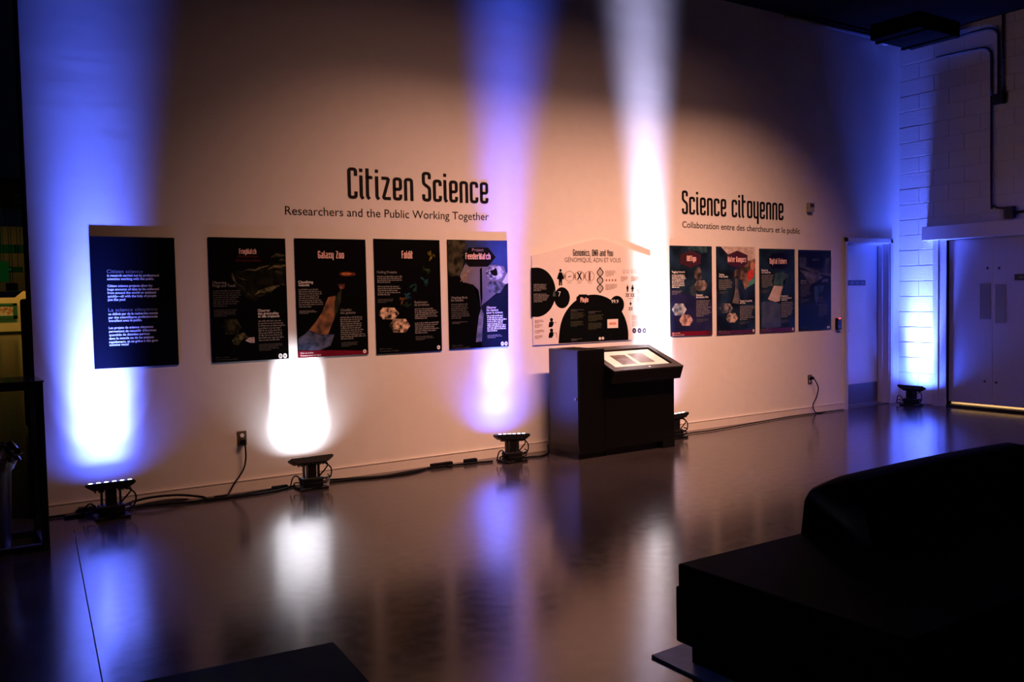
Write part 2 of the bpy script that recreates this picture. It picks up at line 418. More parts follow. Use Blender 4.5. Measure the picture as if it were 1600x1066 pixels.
# ------------------------------------------------------------------ far gallery past the left end of the wall
bm = NB(); box(bm, (-8, 50, 0), (9, 50.2, 2.05)); prism(bm, [(4.7, 50, 2.05), (9, 50, 2.05), (9, 50, 2.45), (5.1, 50, 2.4)], (0, .2, 0))
tag(obj('wall_far', bm, mat('gallery_cream', (.75, .62, .36), .7, noise=.05, scale=1)), kind='structure')
bm = NB(); box(bm, (-8, 49.94, 0), (9, 50, .16)); tag(obj('baseboard_far', bm, blackm), kind='structure')
bm = NB(); box(bm, (-8, 50.05, 2.4), (9, 50.3, 6)); tag(obj('trim_3', bm, mat('gallery_dark', (.0006, .0012, .0004), .8, noise=.3)), kind='structure')
a, b_ = W(-8, 474.5, 49.9), W(27.5, 498, 49.9)
t = thing('framed_picture', 'small bright picture in a thick green frame on the distant cream wall', 'picture', (a.x, 49.95, b_.z))
bm = NB(); f_ = .2
box(bm, (a.x, 49.86, b_.z), (a.x+f_, 49.95, a.z)); box(bm, (b_.x-f_, 49.86, b_.z), (b_.x, 49.95, a.z)); box(bm, (a.x, 49.86, b_.z), (b_.x, 49.95, b_.z+.17)); box(bm, (a.x, 49.86, a.z-.13), (b_.x, 49.95, a.z))
obj('frame', bm, mat('frame_green', (.02, .14, .05), .5, noise=.2), t)
bm = NB(); box(bm, (a.x+.1, 49.9, b_.z+.1), (b_.x-.1, 49.93, a.z-.08)); obj('picture_sheet', bm, mat('picture_print', (.75, .6, .45), .6, c2=(.35, .1, .06), scale=5), t)
for i, (p, q, lab) in enumerate((((-6, 408), (15, 441), 'dark green hanging banner at the left picture edge in the distant gallery'), ((9, 442.5), (28.5, 455), 'small green hanging banner just above the distant cream wall'), ((-6, 382), (40, 396), 'long dim olive beam hanging high in the distant gallery'), ((-8, 417), (36, 426), 'narrow dark sign with tiny pale lettering in the distant gallery'))):
    a, b_ = W(*p, 40+i*1.5), W(*q, 40+i*1.5)
    y = 40+i*1.5
    t = thing('gallery_sign' if i == 3 else ('lighting_truss' if i == 2 else 'gallery_banner'), lab, 'sign' if i == 3 else ('beam' if i == 2 else 'banner'), (a.x, y, b_.z))
    bm = NB(); box(bm, (a.x, y, b_.z), (b_.x, y+.12, a.z), .02)
    obj('board', bm, mat(('panel_green_dark', 'panel_green', 'beam_olive', 'sign_olive')[i], ((.02, .10, .03), (.015, .16, .04), (.05, .05, .01), (.03, .04, .012))[i], .6, noise=.2), t)
    bm = NB()
    for x in (a.x+.2, b_.x-.2): tube(bm, [(x, y+.06, a.z-.02), (x, y+.06, 7)], .015, 6)
    obj('hanger', bm, blackm, t)
    if i == 3:
        bm = NB()
        for k, (u0, u1) in enumerate(((2, 5), (7, 11), (12, 17))):
            p0, p1 = W(u0, 419.5, y-.01), W(u1, 422.5, y-.01); box(bm, (p0.x, y-.02, p1.z), (p1.x, y-.005, p0.z))
        tag(obj('lettering', bm, mat('pale_print', (.9, .85, .7), .6, noise=.05), t), kind='stuff')
bm = NB(); box(bm, (-8, 38, 7), (9, 50.3, 7.2)); tag(obj('ceiling_far', bm, ceilm), kind='structure')
# dark gallery cabinet behind the wall end
t = thing('gallery_cabinet', 'tall black cabinet just past the left end of the display wall', 'cabinet', (1.25, 5.2, 0))
a, b_ = W(36, 467, 5), W(52, 467, 5)
bm = NB(); box(bm, (a.x, 5, .04), (a.x+.6, 5.45, a.z), .03); obj('body', bm, blackm, t)
bm = NB(); box(bm, (a.x+.03, 5.03, 0), (a.x+.57, 5.42, .05)); obj('plinth', bm, blackm, t)
# little hinge brackets on the wall end
for v in (302.5, 314):
    p = W(36, v, .1); bm = NB(); box(bm, (XL-.06, .09, p.z-.012), (XL-.012, .12, p.z+.006), .002)
    o = obj('wall_bracket', bm, steel, None, at=(XL-.012, .1, p.z))
    tag(o, 'tiny metal bracket on the dark end of the wall, %s of two' % ('upper' if v < 310 else 'lower'), 'bracket', 'brackets on the wall end')

# ------------------------------------------------------------------ ceiling services in the far right corner
t = thing('ventilation_duct', 'black duct hung under the ceiling in the far corner', 'duct', (XR-1.2, -.75, 4.5))
bm = NB(); box(bm, (XR-1.0, -.9, 4.62), (XR-.12, -.25, 4.79), .01); obj('duct_body', bm, ceilm, t)
bm = NB()
bm.free()
for x in (XR-.3, XR-.85):
    bm = NB(); box(bm, (x-.02, -.92, 4.60), (x+.02, -.23, 4.795)); obj('duct_flange', bm, ceilm, t)
bm = NB(); tube(bm, [(8.6, -.13, 4.73), (XR, -.13, 4.73)], .03, 10)
t = thing('sprinkler_pipe', 'thin steel pipe running along the top of the wall into the corner', 'pipe', (9.8, -.13, 4.73)); obj('pipe', bm, mat('pipe_paint', (.12, .12, .14), .5, noise=.1), t, smooth=True)
for x in (10.34, 10.52):
    bm = NB(); lathe(bm, [(.06, -.05), (.07, -.04), (.07, .04), (.06, .05)], (x, -.13, 4.73), 14, 'x'); box(bm, (x-.015, -.14, 4.75), (x+.015, -.12, 4.8)); obj('pipe_clamp', bm, mat('clamp_zinc', (.6, .6, .62), .4, metal=.6, noise=.1), t)
def rp(px, py): return RW(px, py, XR-.03)
t = thing('conduit', 'thin painted conduit dropping down the block wall to the door header', 'conduit', rp(1549, 240))
bm = NB(); tube(bm, [rp(1464, 90), rp(1500, 82), rp(1536, 75), rp(1546, 79), rp(1549, 90), rp(1549, 150)], .016, 8, 4); tube(bm, [rp(1549, 150), rp(1549, 312), rp(1552, 321), rp(1560, 325), rp(1575, 325)], .013, 8, 3)
obj('pipe', bm, conduitm, t, smooth=True)
p = rp(1578, 332); bm = NB(); box(bm, (XR-.08, p.y-.06, p.z-.07), (XR-.002, p.y+.05, p.z+.07), .004); obj('pull_box', bm, conduitm, t)
bm = NB(); tube(bm, [(XR-.03, p.y-.05, p.z), (XR-.03, -2.9, p.z)], .013, 8); obj('pipe', bm, conduitm, t, smooth=True)
t = thing('junction_box', 'small black junction box on the block wall fed by two conduits from above', 'electrical box', rp(1558, 155))
p = rp(1557, 157); p.y -= .045; bm = NB(); box(bm, (XR-.09, p.y-.06, p.z-.06), (XR-.045, p.y+.06, p.z+.07), .004); box(bm, (XR-.05, p.y-.05, p.z-.05), (XR-.002, p.y+.05, p.z+.06)); obj('body', bm, blackm, t)
bm = NB(); tube(bm, [rp(1493, 59), rp(1530, 48), rp(1548, 45), rp(1558, 50), rp(1560, 62), rp(1560, 150)], .016, 8, 4); obj('pipe', bm, conduitm, t, smooth=True)
bm = NB(); tube(bm, [rp(1567, 2), rp(1567, 150)], .012, 8); obj('pipe', bm, conduitm, t, smooth=True)

# ================================================================== WALL LETTERING
def wz(px, py): p = W(px, py, 0); return p
t = thing('wall_lettering', 'large black condensed English title with a smaller line under it on the wall', 'lettering', (3.8, 0, 2.25))
a, b_, c, d = wz(543.5, 311), wz(763, 318.5), wz(543.5, 261.5), wz(763, 281.5)
narrow('Citizen Science', a.x, b_.x, (2.386, 2.400), (.266, .262), -.001, vinyl, t, split=True, th=1.02, gap=.62, depth=.002)
a, b_ = wz(445.5, 335.5), wz(763.5, 344.5)
bm = text_bm(NB(), 'Researchers and the Public Working Together', a.x, b_.x, (a.z, b_.z), .072, -.0015, -.002); thick(bm, .001); tag(obj('subtitle', bm, vinyl, t), kind='stuff')
t = thing('wall_lettering', 'black condensed French title with a fine line under it near the door', 'lettering', (7.9, 0, 2.25))
a, b_ = wz(1065.5, 334.5), wz(1224, 344.5)
narrow('Science citoyenne', a.x, b_.x, (a.z, b_.z), (.258, .268), -.001, vinyl, t, split=True, th=1.02, gap=.62, depth=.002)
a, b_ = wz(1066, 355.5), wz(1250, 365.5)
bm = text_bm(NB(), 'Collaboration entre des chercheurs et le public', a.x, b_.x, (a.z, b_.z), .07, -.0015, .002); thick(bm, .001); tag(obj('subtitle', bm, vinyl, t), kind='stuff')

# ================================================================== POSTERS
PT = .0125        # face distance from the wall
def crop(ox, oy, s): return lambda x, y: (ox+x*s, oy+y*s)
cA, cB, cC = crop(0, 340, .2439), crop(310, 350, .21572), crop(570, 350, .20644)
cD, cE, cG = crop(1030, 370, .1595), crop(1170, 370, .1595), crop(810, 360, .1876)
cP = crop(320, 365, .19697)
txtw = mat('print_white', (.75, .74, .72), .5, noise=.02)
txtg = mat('print_grey', (.20, .19, .18), .5, noise=.05)
txtd = mat('print_dim', (.085, .085, .08), .5, noise=.05)
txtred = mat('print_dark_red', (.10, .012, .012), .5, noise=.05)
titlem = mat('print_title', (.85, .55, .5), .5, noise=.03)
badge = mat('badge_black', (.0025, .0015, .002), .5, noise=.1, spec=.1)
badger = mat('badge_maroon', (.038, .003, .006), .5, noise=.1)
magenta = mat('print_magenta', (.14, .005, .018), .5, noise=.1)
def layer(n): return -PT-.0006*n
def pw(c, x, y): p = W(*c(x, y), -PT); return p.x, p.z
def shape(t, name, c, pts, m, n=1):
    bm = NB()
    vs = [bm.verts.new((x, layer(n), z)) for x, z in (pw(c, *p) for p in pts)]
    f = bm.faces.new(vs); bmesh.ops.triangulate(bm, faces=[f])
    return obj(name, bm, m, t)
def ell(cx, cy, rx, ry, n=36, a0=0, a1=2*PI): return [(cx+rx*math.cos(a0+(a1-a0)*k/n), cy+ry*math.sin(a0+(a1-a0)*k/n)) for k in range(n+(0 if abs(a1-a0-2*PI) < 1e-6 else 1))]
def hexa(cx, cy, rx, ry): return [(cx, cy-ry), (cx+rx, cy-ry*.5), (cx+rx, cy+ry*.5), (cx, cy+ry), (cx-rx, cy+ry*.5), (cx-rx, cy-ry*.5)]
def hexf(cx, cy, rx, ry): return [(cx-rx*.55, cy-ry), (cx+rx*.55, cy-ry), (cx+rx, cy), (cx+rx*.55, cy+ry), (cx-rx*.55, cy+ry), (cx-rx, cy)]
def lines(t, name, c, rows, m, h, bold=.02, n=2):
    bm = NB()
    for (s, x0, x1, y) in rows:
        a, b_ = pw(c, x0, y), pw(c, x1, y)
        text_bm(bm, s, a[0], b_[0], (a[1]+b_[1])/2, h, layer(n), bold)
    return tag(obj(name, bm, m, t), kind='stuff')
def para(t, c, x0, y0, x1, nl, dy, m, hh=.62, n=2, name='body_text', last=.5):
    """greeked small print: word-long dashes in rows"""
    bm = NB()
    a, b_, a2 = pw(c, x0, y0), pw(c, x1, y0), pw(c, x0, y0+dy)
    X0, X1, Z, D = a[0], b_[0], (a[1]+b_[1])/2, a[1]-a2[1]
    for i in range(nl):
        z = Z-i*D; x = X0; xe = X1-(X1-X0)*random.uniform(0, .22) if i < nl-1 else X0+(X1-X0)*last
        while x < xe:
            wl = random.uniform(.9, 3.6)*D*.55; e = min(x+wl, xe)
            xx = x
            while xx < e-.001:           # letters of a word
                lw = D*random.uniform(.22, .4); tall = random.random() < .25
                q = [(xx, z), (min(xx+lw, e), z), (min(xx+lw, e), z+D*hh*(1.15 if tall else .8)), (xx, z+D*hh*(1.15 if tall else .8))]
                bm.faces.new([bm.verts.new((u, layer(n), v)) for u, v in q]); xx += lw+D*.06
            x = e+D*.32
    if not bm.faces: bm.free(); return
    return tag(obj(name, bm, m, t), kind='stuff')
def title(t, s, c, x0, x1, y, h, m=None, n=4, th=1.15):
    a, b_, k = pw(c, x0, y), pw(c, x1, y), pw(c, x0, y-h)
    return narrow(s, a[0], b_[0], (a[1]+b_[1])/2, k[1]-a[1], layer(n), m or titlem, t, th=th)
def logos(t, c, pts, rx, ry):
    for (x, y) in pts:
        o = shape(t, 'logo_dot', c, ell(x, y, rx, ry, 16), txtw, 3)
        shape(o, 'logo_mark', c, ell(x, y, rx*.5, ry*.35, 6), txtg, 4)
def poster(label, rect, m, group='project posters on the wall'):
    (x0, z1), (x1, z0) = rect
    t = thing('poster', label, 'poster', ((x0+x1)/2, 0, z0), group)
    bm = NB(); box(bm, (x0, -PT, z0), (x1, -.002, z1), .001); obj('panel', bm, m, t)
    bm = NB()
    for x in (x0+.08, x1-.08): box(bm, (x-.02, -.003, z0+.1), (x+.02, 0, z1-.1))
    return t
pblack = mat('poster_black', (.0012, .0012, .0014), .5, noise=.1, spec=.05)
pnavy = mat('poster_navy', (.0015, .0022, .006), .5, noise=.15, scale=3, spec=.05)
pblue = mat('poster_blue', (.003, .006, .010), .45, c2=(.012, .03, .06), scale=4, spec=.1)
def rect(a, b_, c, d):
    P = [W(*p, -PT) for p in (a, b_, c, d)]
    return ((P[0].x+P[2].x)/2, (P[0].z+P[1].z)/2), ((P[1].x+P[3].x)/2, (P[2].z+P[3].z)/2)

# --- intro panel
t = poster('plain black intro poster with only white text, leftmost on the wall', rect((139.5, 369.8), (272.7, 371), (147.8, 576.6), (279.3, 570.5)), pnavy)
lines(t, 'heading', cA, [('Citizen science', 684, 915, 356), ('La science citoyenne', 694, 1010, 600)], txtg, .026, .0)
lines(t, 'body_text', cA, [('is research carried out by professional', 686, 1018, 378), ('scientists working with the public.', 686, 988, 400), ('Citizen science projects allow for', 688, 978, 444), ('huge amounts of data to be collected', 688, 1018, 466), ('from around the world or analyzed', 688, 1000, 488), ('quickly\u2014all with the help of people', 690, 1002, 510), ('just like you!', 690, 803, 533), ('se d\u00e9finit par de la recherche men\u00e9e', 694, 1012, 622), ('par des scientifiques professionnels', 695, 1010, 644), ('travaillant avec le public.', 696, 910, 666), ('Les projets de science citoyenne', 697, 982, 710), ('permettent de recueillir d\u2019\u00e9normes', 698, 1002, 732), ('quantit\u00e9s de donn\u00e9es partout', 699, 960, 755), ('dans le monde ou de les analyser', 699, 990, 777), ('rapidement, et ce gr\u00e2ce \u00e0 des gens', 700, 1012, 799), ('comme vous!', 701, 825, 821)], txtw, .0165, .025)
# --- frogs
t = poster('black poster with a dim green frog on a branch above small white text', rect((325.1, 371.1), (446.3, 372.2), (332, 567.9), (450.9, 559.9)), pblack)
frog = mat('print_frog', (.004, .005, .003), .5, c2=(.05, .05, .022), scale=22, detail=8)
frogb = mat('print_frog_bright', (.02, .025, .01), .5, c2=(.15, .13, .065), scale=26, detail=8)
shape(t, 'photo_print', cP, [(195, 330), (260, 295), (330, 300), (420, 285), (490, 250), (560, 235), (640, 245), (642, 385), (560, 420), (470, 480), (400, 545), (300, 490), (245, 420)], mat('print_frog_shadow', (.001, .0015, .001), .5, c2=(.012, .013, .006), scale=16, detail=8), 1)
def streak(c, pts, wd, m, n=2):
    """a tapering painted streak along a path"""
    P = [Vector(p) for p in pts]; a, b_ = [], []
    for q in range(len(P)):
        d = (P[min(q+1, len(P)-1)]-P[max(q-1, 0)]).normalized(); nn = Vector((-d.y, d.x))
        k = wd*math.sin(PI*(q+.35)/(len(P)-.3))*random.uniform(.7, 1.15)
        a.append(tuple(P[q]+nn*k)); b_.append(tuple(P[q]-nn*k))
    return shape(t, 'photo_print', c, a+b_[::-1], m, n)
for pts, wd, m in (([(300, 300), (350, 285), (400, 292), (440, 270), (480, 262), (510, 252)], 9, frogb), ([(500, 285), (550, 260), (600, 262), (642, 250)], 14, frogb), ([(560, 300), (600, 310), (640, 330)], 16, frog), ([(215, 310), (228, 360), (250, 395), (290, 420)], 9, frogb), ([(260, 345), (300, 362), (345, 372)], 5, frogb), ([(395, 490), (430, 462), (480, 452), (540, 430), (595, 412)], 17, frogb), ([(400, 505), (450, 490), (500, 470), (545, 448)], 12, frog), ([(600, 400), (625, 405), (642, 400)], 8, frog), ([(300, 420), (330, 470), (360, 500), (400, 520)], 14, frog), ([(525, 190), (570, 170), (636, 175)], 14, frog), ([(590, 215), (610, 205), (640, 215)], 10, frog)):
    streak(cP, pts, wd, m)
shape(t, 'photo_print', cP, hexf(210, 740, 80, 60), frog, 1)
shape(t, 'photo_print', cP, [(215, 850), (260, 800), (310, 785), (345, 825), (300, 840), (265, 885), (230, 880)], frogb, 2)
shape(t, 'photo_print', cP, [(338, 835), (350, 825), (394, 822), (396, 868), (360, 868), (320, 850)], mat('print_pale', (.45, .38, .38), .5, noise=.3, scale=60), 3)
title(t, 'FrogWatch', cP, 272, 408, 162, 42)
lines(t, 'subtitle', cP, [('Attention', 258, 425, 190), ('Grenouilles', 245, 445, 222)], txtred, .02, 0)
lines(t, 'heading', cP, [('Observing', 62, 172, 400), ('Frogs and Toads', 62, 245, 424)], txtg, .022, .014)
lines(t, 'heading', cP, [('Observer', 420, 518, 620), ('des grenouilles', 420, 585, 643), ('et des crapauds', 422, 592, 665)], txtw, .022, .012)
para(t, cP, 64, 460, 285, 8, 17.2, txtd); para(t, cP, 72, 610, 275, 5, 12, txtd)
para(t, cP, 423, 698, 645, 9, 19, txtg, last=.75); para(t, cP, 430, 880, 622, 5, 11.5, txtd)
lines(t, 'footer', cP, [('Visit us online', 85, 195, 988), ('Trouvez-nous en ligne', 85, 258, 1004)], txtd, .012, 0)
logos(t, cP, [(600, 972), (636, 970)], 16, 20)
# --- galaxies
t = poster('black poster with an orange and blue nebula wedge and a red foot band', rect((460.4, 373.1), (571.5, 373.7), (465.8, 559.3), (575.3, 553.9)), pblack)
shape(t, 'photo_print', cB, [(940, 530), (990, 520), (1010, 600), (985, 680), (940, 800), (880, 805), (800, 770), (850, 710), (895, 640)], mat('print_nebula', (.05, .035, .025), .5, c2=(.30, .13, .06), scale=10, detail=8), 1)
shape(t, 'photo_print', cB, [(722, 830), (770, 800), (800, 768), (880, 800), (985, 800), (960, 880), (880, 915), (725, 915)], mat('print_nebula_blue', (.02, .03, .06), .5, c2=(.10, .11, .20), scale=14, detail=8), 1)
shape(t, 'photo_print', cB, [(985, 560), (1010, 500), (1040, 470), (1030, 560), (1005, 640), (985, 680)], mat('print_nebula_dark', (.004, .01, .008), .5, c2=(.04, .045, .02), scale=12, detail=6), 2)
shape(t, 'photo_print', cB, ell(1078, 363, 62, 17, 20), mat('print_galaxy_halo', (.05, .012, .006), .5, c2=(.12, .03, .012), scale=30), 1)
shape(t, 'photo_print', cB, ell(1075, 362, 38, 9, 18), mat('print_galaxy', (.45, .15, .05), .5, noise=.4, scale=40), 2)
shape(t, 'photo_print', cB, [(1005, 440), (1030, 430), (1062, 435), (1060, 465), (1030, 475)], mat('print_galaxy_small', (.01, .01, .012), .5, c2=(.25, .08, .06), scale=25), 1)
shape(t, 'foot_band', cB, [(722, 920), (960, 915), (1228, 918), (1229, 944), (722, 970)], magenta, 1)
title(t, 'Galaxy Zoo', cB, 866, 1054, 250, 54)
lines(t, 'heading', cB, [('Classifying', 722, 830, 430), ('Galaxies', 724, 803, 451)], txtw, .021, .014)
lines(t, 'heading', cB, [('Classifier', 1028, 1112, 631), ('des galaxies', 1028, 1138, 651)], txtg, .021, .012)
para(t, cB, 724, 480, 905, 9, 15.6, txtg); para(t, cB, 730, 632, 860, 3, 9, txtg)
para(t, cB, 1028, 680, 1208, 11, 15.5, txtg); para(t, cB, 1035, 860, 1165, 4, 8.5, txtd)
lines(t, 'footer', cB, [('Visit us online', 738, 832, 940), ('Trouvez-nous en ligne', 738, 888, 957)], txtw, .013, 0)
logos(t, cB, [(1204, 922)], 12, 14)
# --- proteins
t = poster('black poster with a dim rainbow protein ribbon and two cream hexagon pictures', rect((584, 373.7), (686.6, 374.8), (589, 553.3), (691, 548.6)), pblack)
cols = [((478, 212), (520, 280), (.16, .13, .02)), ((440, 320), (485, 370), (.03, .05, .015)), ((410, 400), (490, 450), (.01, .05, .06)), ((330, 460), (425, 500), (.008, .05, .045)), ((285, 515), (345, 560), (.01, .05, .08)), ((262, 565), (300, 605), (.11, .05, .02)), ((300, 590), (345, 615), (.02, .045, .025))]
for i, (p, q, c_) in enumerate(cols):
    m = mat('print_ribbon_%d' % i, tuple(v*.3 for v in c_), .5, c2=c_, scale=30, detail=6)
    for k in range(4):
        x, y = random.uniform(p[0], q[0]), random.uniform(p[1], q[1]); a = random.uniform(0, PI); ln = random.uniform(14, 26)
        streak(cC, [(x+math.cos(a)*ln*u, y+math.sin(a)*ln*u+8*u*u) for u in (-1, -.5, 0, .5, 1)], random.uniform(5, 10), m, 1+k*.3)
cream = mat('print_cream', (.015, .015, .012), .5, c2=(.7, .5, .34), scale=26, detail=6)
shape(t, 'photo_print', cC, hexf(180, 678, 80, 44), cream, 1); shape(t, 'photo_print', cC, hexf(264, 770, 80, 52), cream, 1)
title(t, 'Foldit', cC, 279, 363, 262, 58)
lines(t, 'heading', cC, [('Folding Proteins', 92, 243, 374)], txtg, .022, .012); lines(t, 'heading', cC, [('Repliement', 376, 474, 600), ('de prot\u00e9ines', 376, 486, 620)], txtg, .022, .012)
para(t, cC, 94, 402, 288, 4, 14.5, txtg); para(t, cC, 96, 478, 288, 5, 15.5, txtg); para(t, cC, 98, 575, 225, 3, 11, txtd)
para(t, cC, 378, 645, 558, 6, 14.5, txtg); para(t, cC, 380, 752, 562, 6, 15, txtg); para(t, cC, 385, 855, 520, 3, 11, txtd)
lines(t, 'footer', cC, [('Visit us online', 110, 205, 950), ('Trouvez-nous en ligne', 110, 255, 966)], txtd, .012, 0)
logos(t, cC, [(558, 934)], 12, 15)
# --- birds
t = poster('poster of a man with binoculars beside two small bird pictures', rect((699.4, 375.2), (792.1, 375.8), (702.5, 547.2), (794.6, 540.3)), pblack)
shape(t, 'photo_print', cC, [(628, 122), (770, 124), (775, 200), (760, 300), (720, 390), (640, 400), (630, 380)], mat('print_hair', (.006, .006, .004), .5, c2=(.06, .055, .03), scale=14, detail=6), 1)
shape(t, 'photo_print', cC, [(770, 124), (1075, 126), (1084, 450), (1010, 530), (940, 600), (900, 680), (880, 640), (860, 500), (820, 460), (740, 440), (720, 400), (745, 310)], mat('print_sky', (.10, .10, .15), .5, c2=(.17, .15, .19), scale=3), 1)
shape(t, 'photo_print', cC, [(760, 126), (1076, 126), (1082, 400), (1050, 320), (980, 310), (760, 310)], mat('print_sky_blue_lit', (.02, .03, .08), .5, c2=(.03, .05, .14), scale=3), 2)  # upper sky print, with the uplight's blue put into its colour
shape(t, 'photo_print', cC, [(1040, 440), (1083, 360), (1084, 450), (1060, 455)], mat('print_sky_pale', (.5, .5, .55), .5, noise=.1), 3)
shape(t, 'photo_print', cC, [(870, 340), (886, 330), (890, 560), (880, 630), (872, 520)], pblack, 3)
shape(t, 'photo_print', cC, [(742, 420), (720, 440), (735, 400), (760, 370), (800, 330), (820, 322), (775, 385), (760, 430), (745, 445)], mat('print_hand', (.22, .16, .13), .5, noise=.4, scale=40), 3)
shape(t, 'photo_print', cC, [(880, 620), (1000, 520), (1085, 440), (1088, 900), (1088, 920), (890, 930), (870, 780)], mat('print_navy', (.004, .006, .016), .5, noise=.3, scale=5), 2)
shape(t, 'photo_print', cC, [(862, 700), (880, 640), (900, 680), (890, 800), (885, 890), (840, 895), (850, 800)], mat('print_sleeve', (.05, .06, .09), .5, c2=(.18, .17, .2), scale=12), 3)
shape(t, 'badge', cC, hexf(860, 252, 130, 72), badge, 3)
hp = mat('print_bird', (.02, .022, .03), .5, c2=(.55, .55, .6), scale=22, detail=5)
shape(t, 'photo_print', cC, hexf(985, 370, 72, 50), hp, 3); shape(t, 'photo_print', cC, hexf(985, 478, 68, 45), mat('print_bird_dark', (.02, .022, .03), .5, c2=(.14, .15, .2), scale=18), 3)
shape(t, 'photo_print', cC, [(960, 385), (945, 360), (975, 345), (990, 330), (1000, 350), (1005, 385), (985, 395)], badge, 4)
lines(t, 'title', cC, [('Project', 812, 898, 206)], mat('print_mauve', (.4, .3, .4), .5, noise=.02), .026, 0, 4)
title(t, 'FeederWatch', cC, 762, 950, 268, 48)
lines(t, 'heading', cC, [('Watching Birds', 652, 776, 566), ('for Science', 652, 746, 586)], txtg, .021, .014)
lines(t, 'heading', cC, [('Observer', 922, 994, 640), ('les oiseaux', 922, 1010, 659), ('pour la science', 922, 1042, 678)], txtw, .021, .012, 4)
para(t, cC, 654, 612, 795, 8, 15, txtd); para(t, cC, 660, 745, 780, 2, 10, txtd); para(t, cC, 925, 698, 1072, 9, 14.3, txtw, n=4); para(t, cC, 928, 844, 1045, 3, 9.5, txtg, n=4)
lines(t, 'footer', cC, [('Visit us online', 660, 742, 925), ('Trouvez-nous en ligne', 660, 795, 940)], txtd, .012, 0)
logos(t, cC, [(1041, 907), (1069, 906)], 12, 16)
# --- art tagging
t = poster('poster with a stone statue and two small pictures, right beside the white house-shaped panel', rect((1047.2, 384), (1112.5, 384.8), (1048.3, 526), (1113, 523.1)), pblue)
shape(t, 'photo_print', cD, [(270, 95), (465, 95), (470, 150), (420, 165), (380, 140), (290, 130)], mat('print_teal', (.01, .03, .05), .5, c2=(.04, .09, .10), scale=12), 1)
st = mat('print_stone', (.05, .045, .045), .5, c2=(.28, .22, .2), scale=14, detail=6)
shape(t, 'photo_print', cD, [(345, 330), (395, 290), (410, 330), (415, 410), (380, 430), (345, 400)], mat('print_stone_dark', (.02, .02, .02), .5, c2=(.16, .12, .11), scale=14), 1)
shape(t, 'photo_print', cD, [(300, 500), (330, 470), (360, 500), (360, 560), (340, 590), (305, 560)], mat('print_blue_grey', (.03, .04, .06), .5, noise=.4), 1)
shape(t, 'photo_print', cD, hexf(408, 478, 66, 50), st, 2)
shape(t, 'photo_print', cD, [(115, 500), (240, 560), (400, 600), (515, 640), (515, 960), (118, 975)], mat('print_blue', (.01, .012, .05), .5, c2=(.02, .02, .09), scale=4), 1)
shape(t, 'photo_print', cD, hexf(195, 713, 72, 58), mat('print_painting', (.08, .12, .2), .5, c2=(.5, .55, .6), scale=14), 3)
shape(t, 'photo_print', cD, hexf(262, 818, 68, 54), mat('print_statue', (.12, .06, .06), .5, c2=(.6, .42, .38), scale=12), 3)
shape(t, 'foot_band', cD, [(116, 935), (518, 920), (519, 961), (116, 977)], magenta, 3)
shape(t, 'badge', cD, hexa(305, 220, 100, 85), badger, 3)
title(t, 'ARTigo', cD, 270, 360, 240, 54)
lines(t, 'heading', cD, [('Tagging Artwork', 122, 252, 354)], txtw, .022, .012); lines(t, 'heading', cD, [('\u00c9tiqueter', 360, 428, 580), ('des \u0153uvres d\u2019art', 360, 480, 600)], txtw, .022, .012, 4)
para(t, cD, 124, 382, 270, 8, 17, txtw); para(t, cD, 126, 538, 226, 3, 14, txtg); para(t, cD, 362, 632, 508, 10, 16.5, txtg, n=4); para(t, cD, 365, 812, 490, 3, 11, txtd, n=4)
lines(t, 'footer', cD, [('Visit us online', 128, 203, 950), ('Trouvez-nous en ligne', 128, 245, 968)], txtw, .013, 0, 4)
logos(t, cD, [(473, 942), (497, 941)], 10, 17)
# --- water
t = poster('poster with a maroon hexagon badge and people beside water in red and teal', rect((1120.4, 385.2), (1180, 386.4), (1120.4, 523.4), (1180, 520.4)), pblue)
shape(t, 'photo_print', cD, [(605, 97), (940, 104), (940, 270), (880, 240), (780, 180), (690, 190), (650, 150)], mat('print_overcast', (.42, .34, .3), .5, c2=(.6, .5, .45), scale=14), 1)
shape(t, 'photo_print', cD, [(860, 240), (940, 215), (940, 400), (840, 520), (810, 420), (730, 400), (740, 330), (800, 300)], mat('print_people', (.03, .025, .02), .5, c2=(.3, .16, .12), scale=10), 2)
shape(t, 'photo_print', cD, [(865, 340), (920, 320), (925, 400), (880, 440), (862, 400)], mat('print_red', (.45, .04, .03), .5, noise=.3), 3)
shape(t, 'photo_print', cD, ell(915, 285, 25, 38, 16), mat('print_skin', (.4, .17, .11), .5, noise=.3), 3)
shape(t, 'photo_print', cD, [(940, 370), (940, 450), (860, 500), (880, 445)], mat('print_teal_bright', (.06, .22, .20), .5, noise=.3), 3)
shape(t, 'photo_print', cD, [(745, 390), (775, 400), (770, 500), (790, 600), (780, 660), (715, 650), (740, 540)], mat('print_grey_fade', (.05, .05, .06), .5, c2=(.16, .14, .14), scale=12), 2)
shape(t, 'photo_print', cD, hexf(655, 700, 66, 46), mat('print_boat', (.02, .03, .05), .5, c2=(.25, .22, .24), scale=20), 2)
shape(t, 'photo_print', cD, hexf(712, 795, 60, 46), mat('print_insect', (.03, .04, .06), .5, c2=(.55, .42, .36), scale=20), 2)
shape(t, 'foot_band', cD, [(568, 925), (940, 905), (940, 943), (568, 962)], mat('print_plum', (.06, .015, .06), .5, noise=.2), 2)
shape(t, 'badge', cD, hexa(763, 222, 100, 85), badger, 4)
title(t, 'Water Rangers', cD, 670, 848, 248, 54, n=5)
lines(t, 'heading', cD, [('Testing', 584, 634, 378), ('Water Quality', 584, 674, 399)], txtw, .021, .012); lines(t, 'heading', cD, [('Tester la qualit\u00e9', 790, 908, 636), ('de l\u2019eau', 790, 842, 656)], txtw, .021, .012)
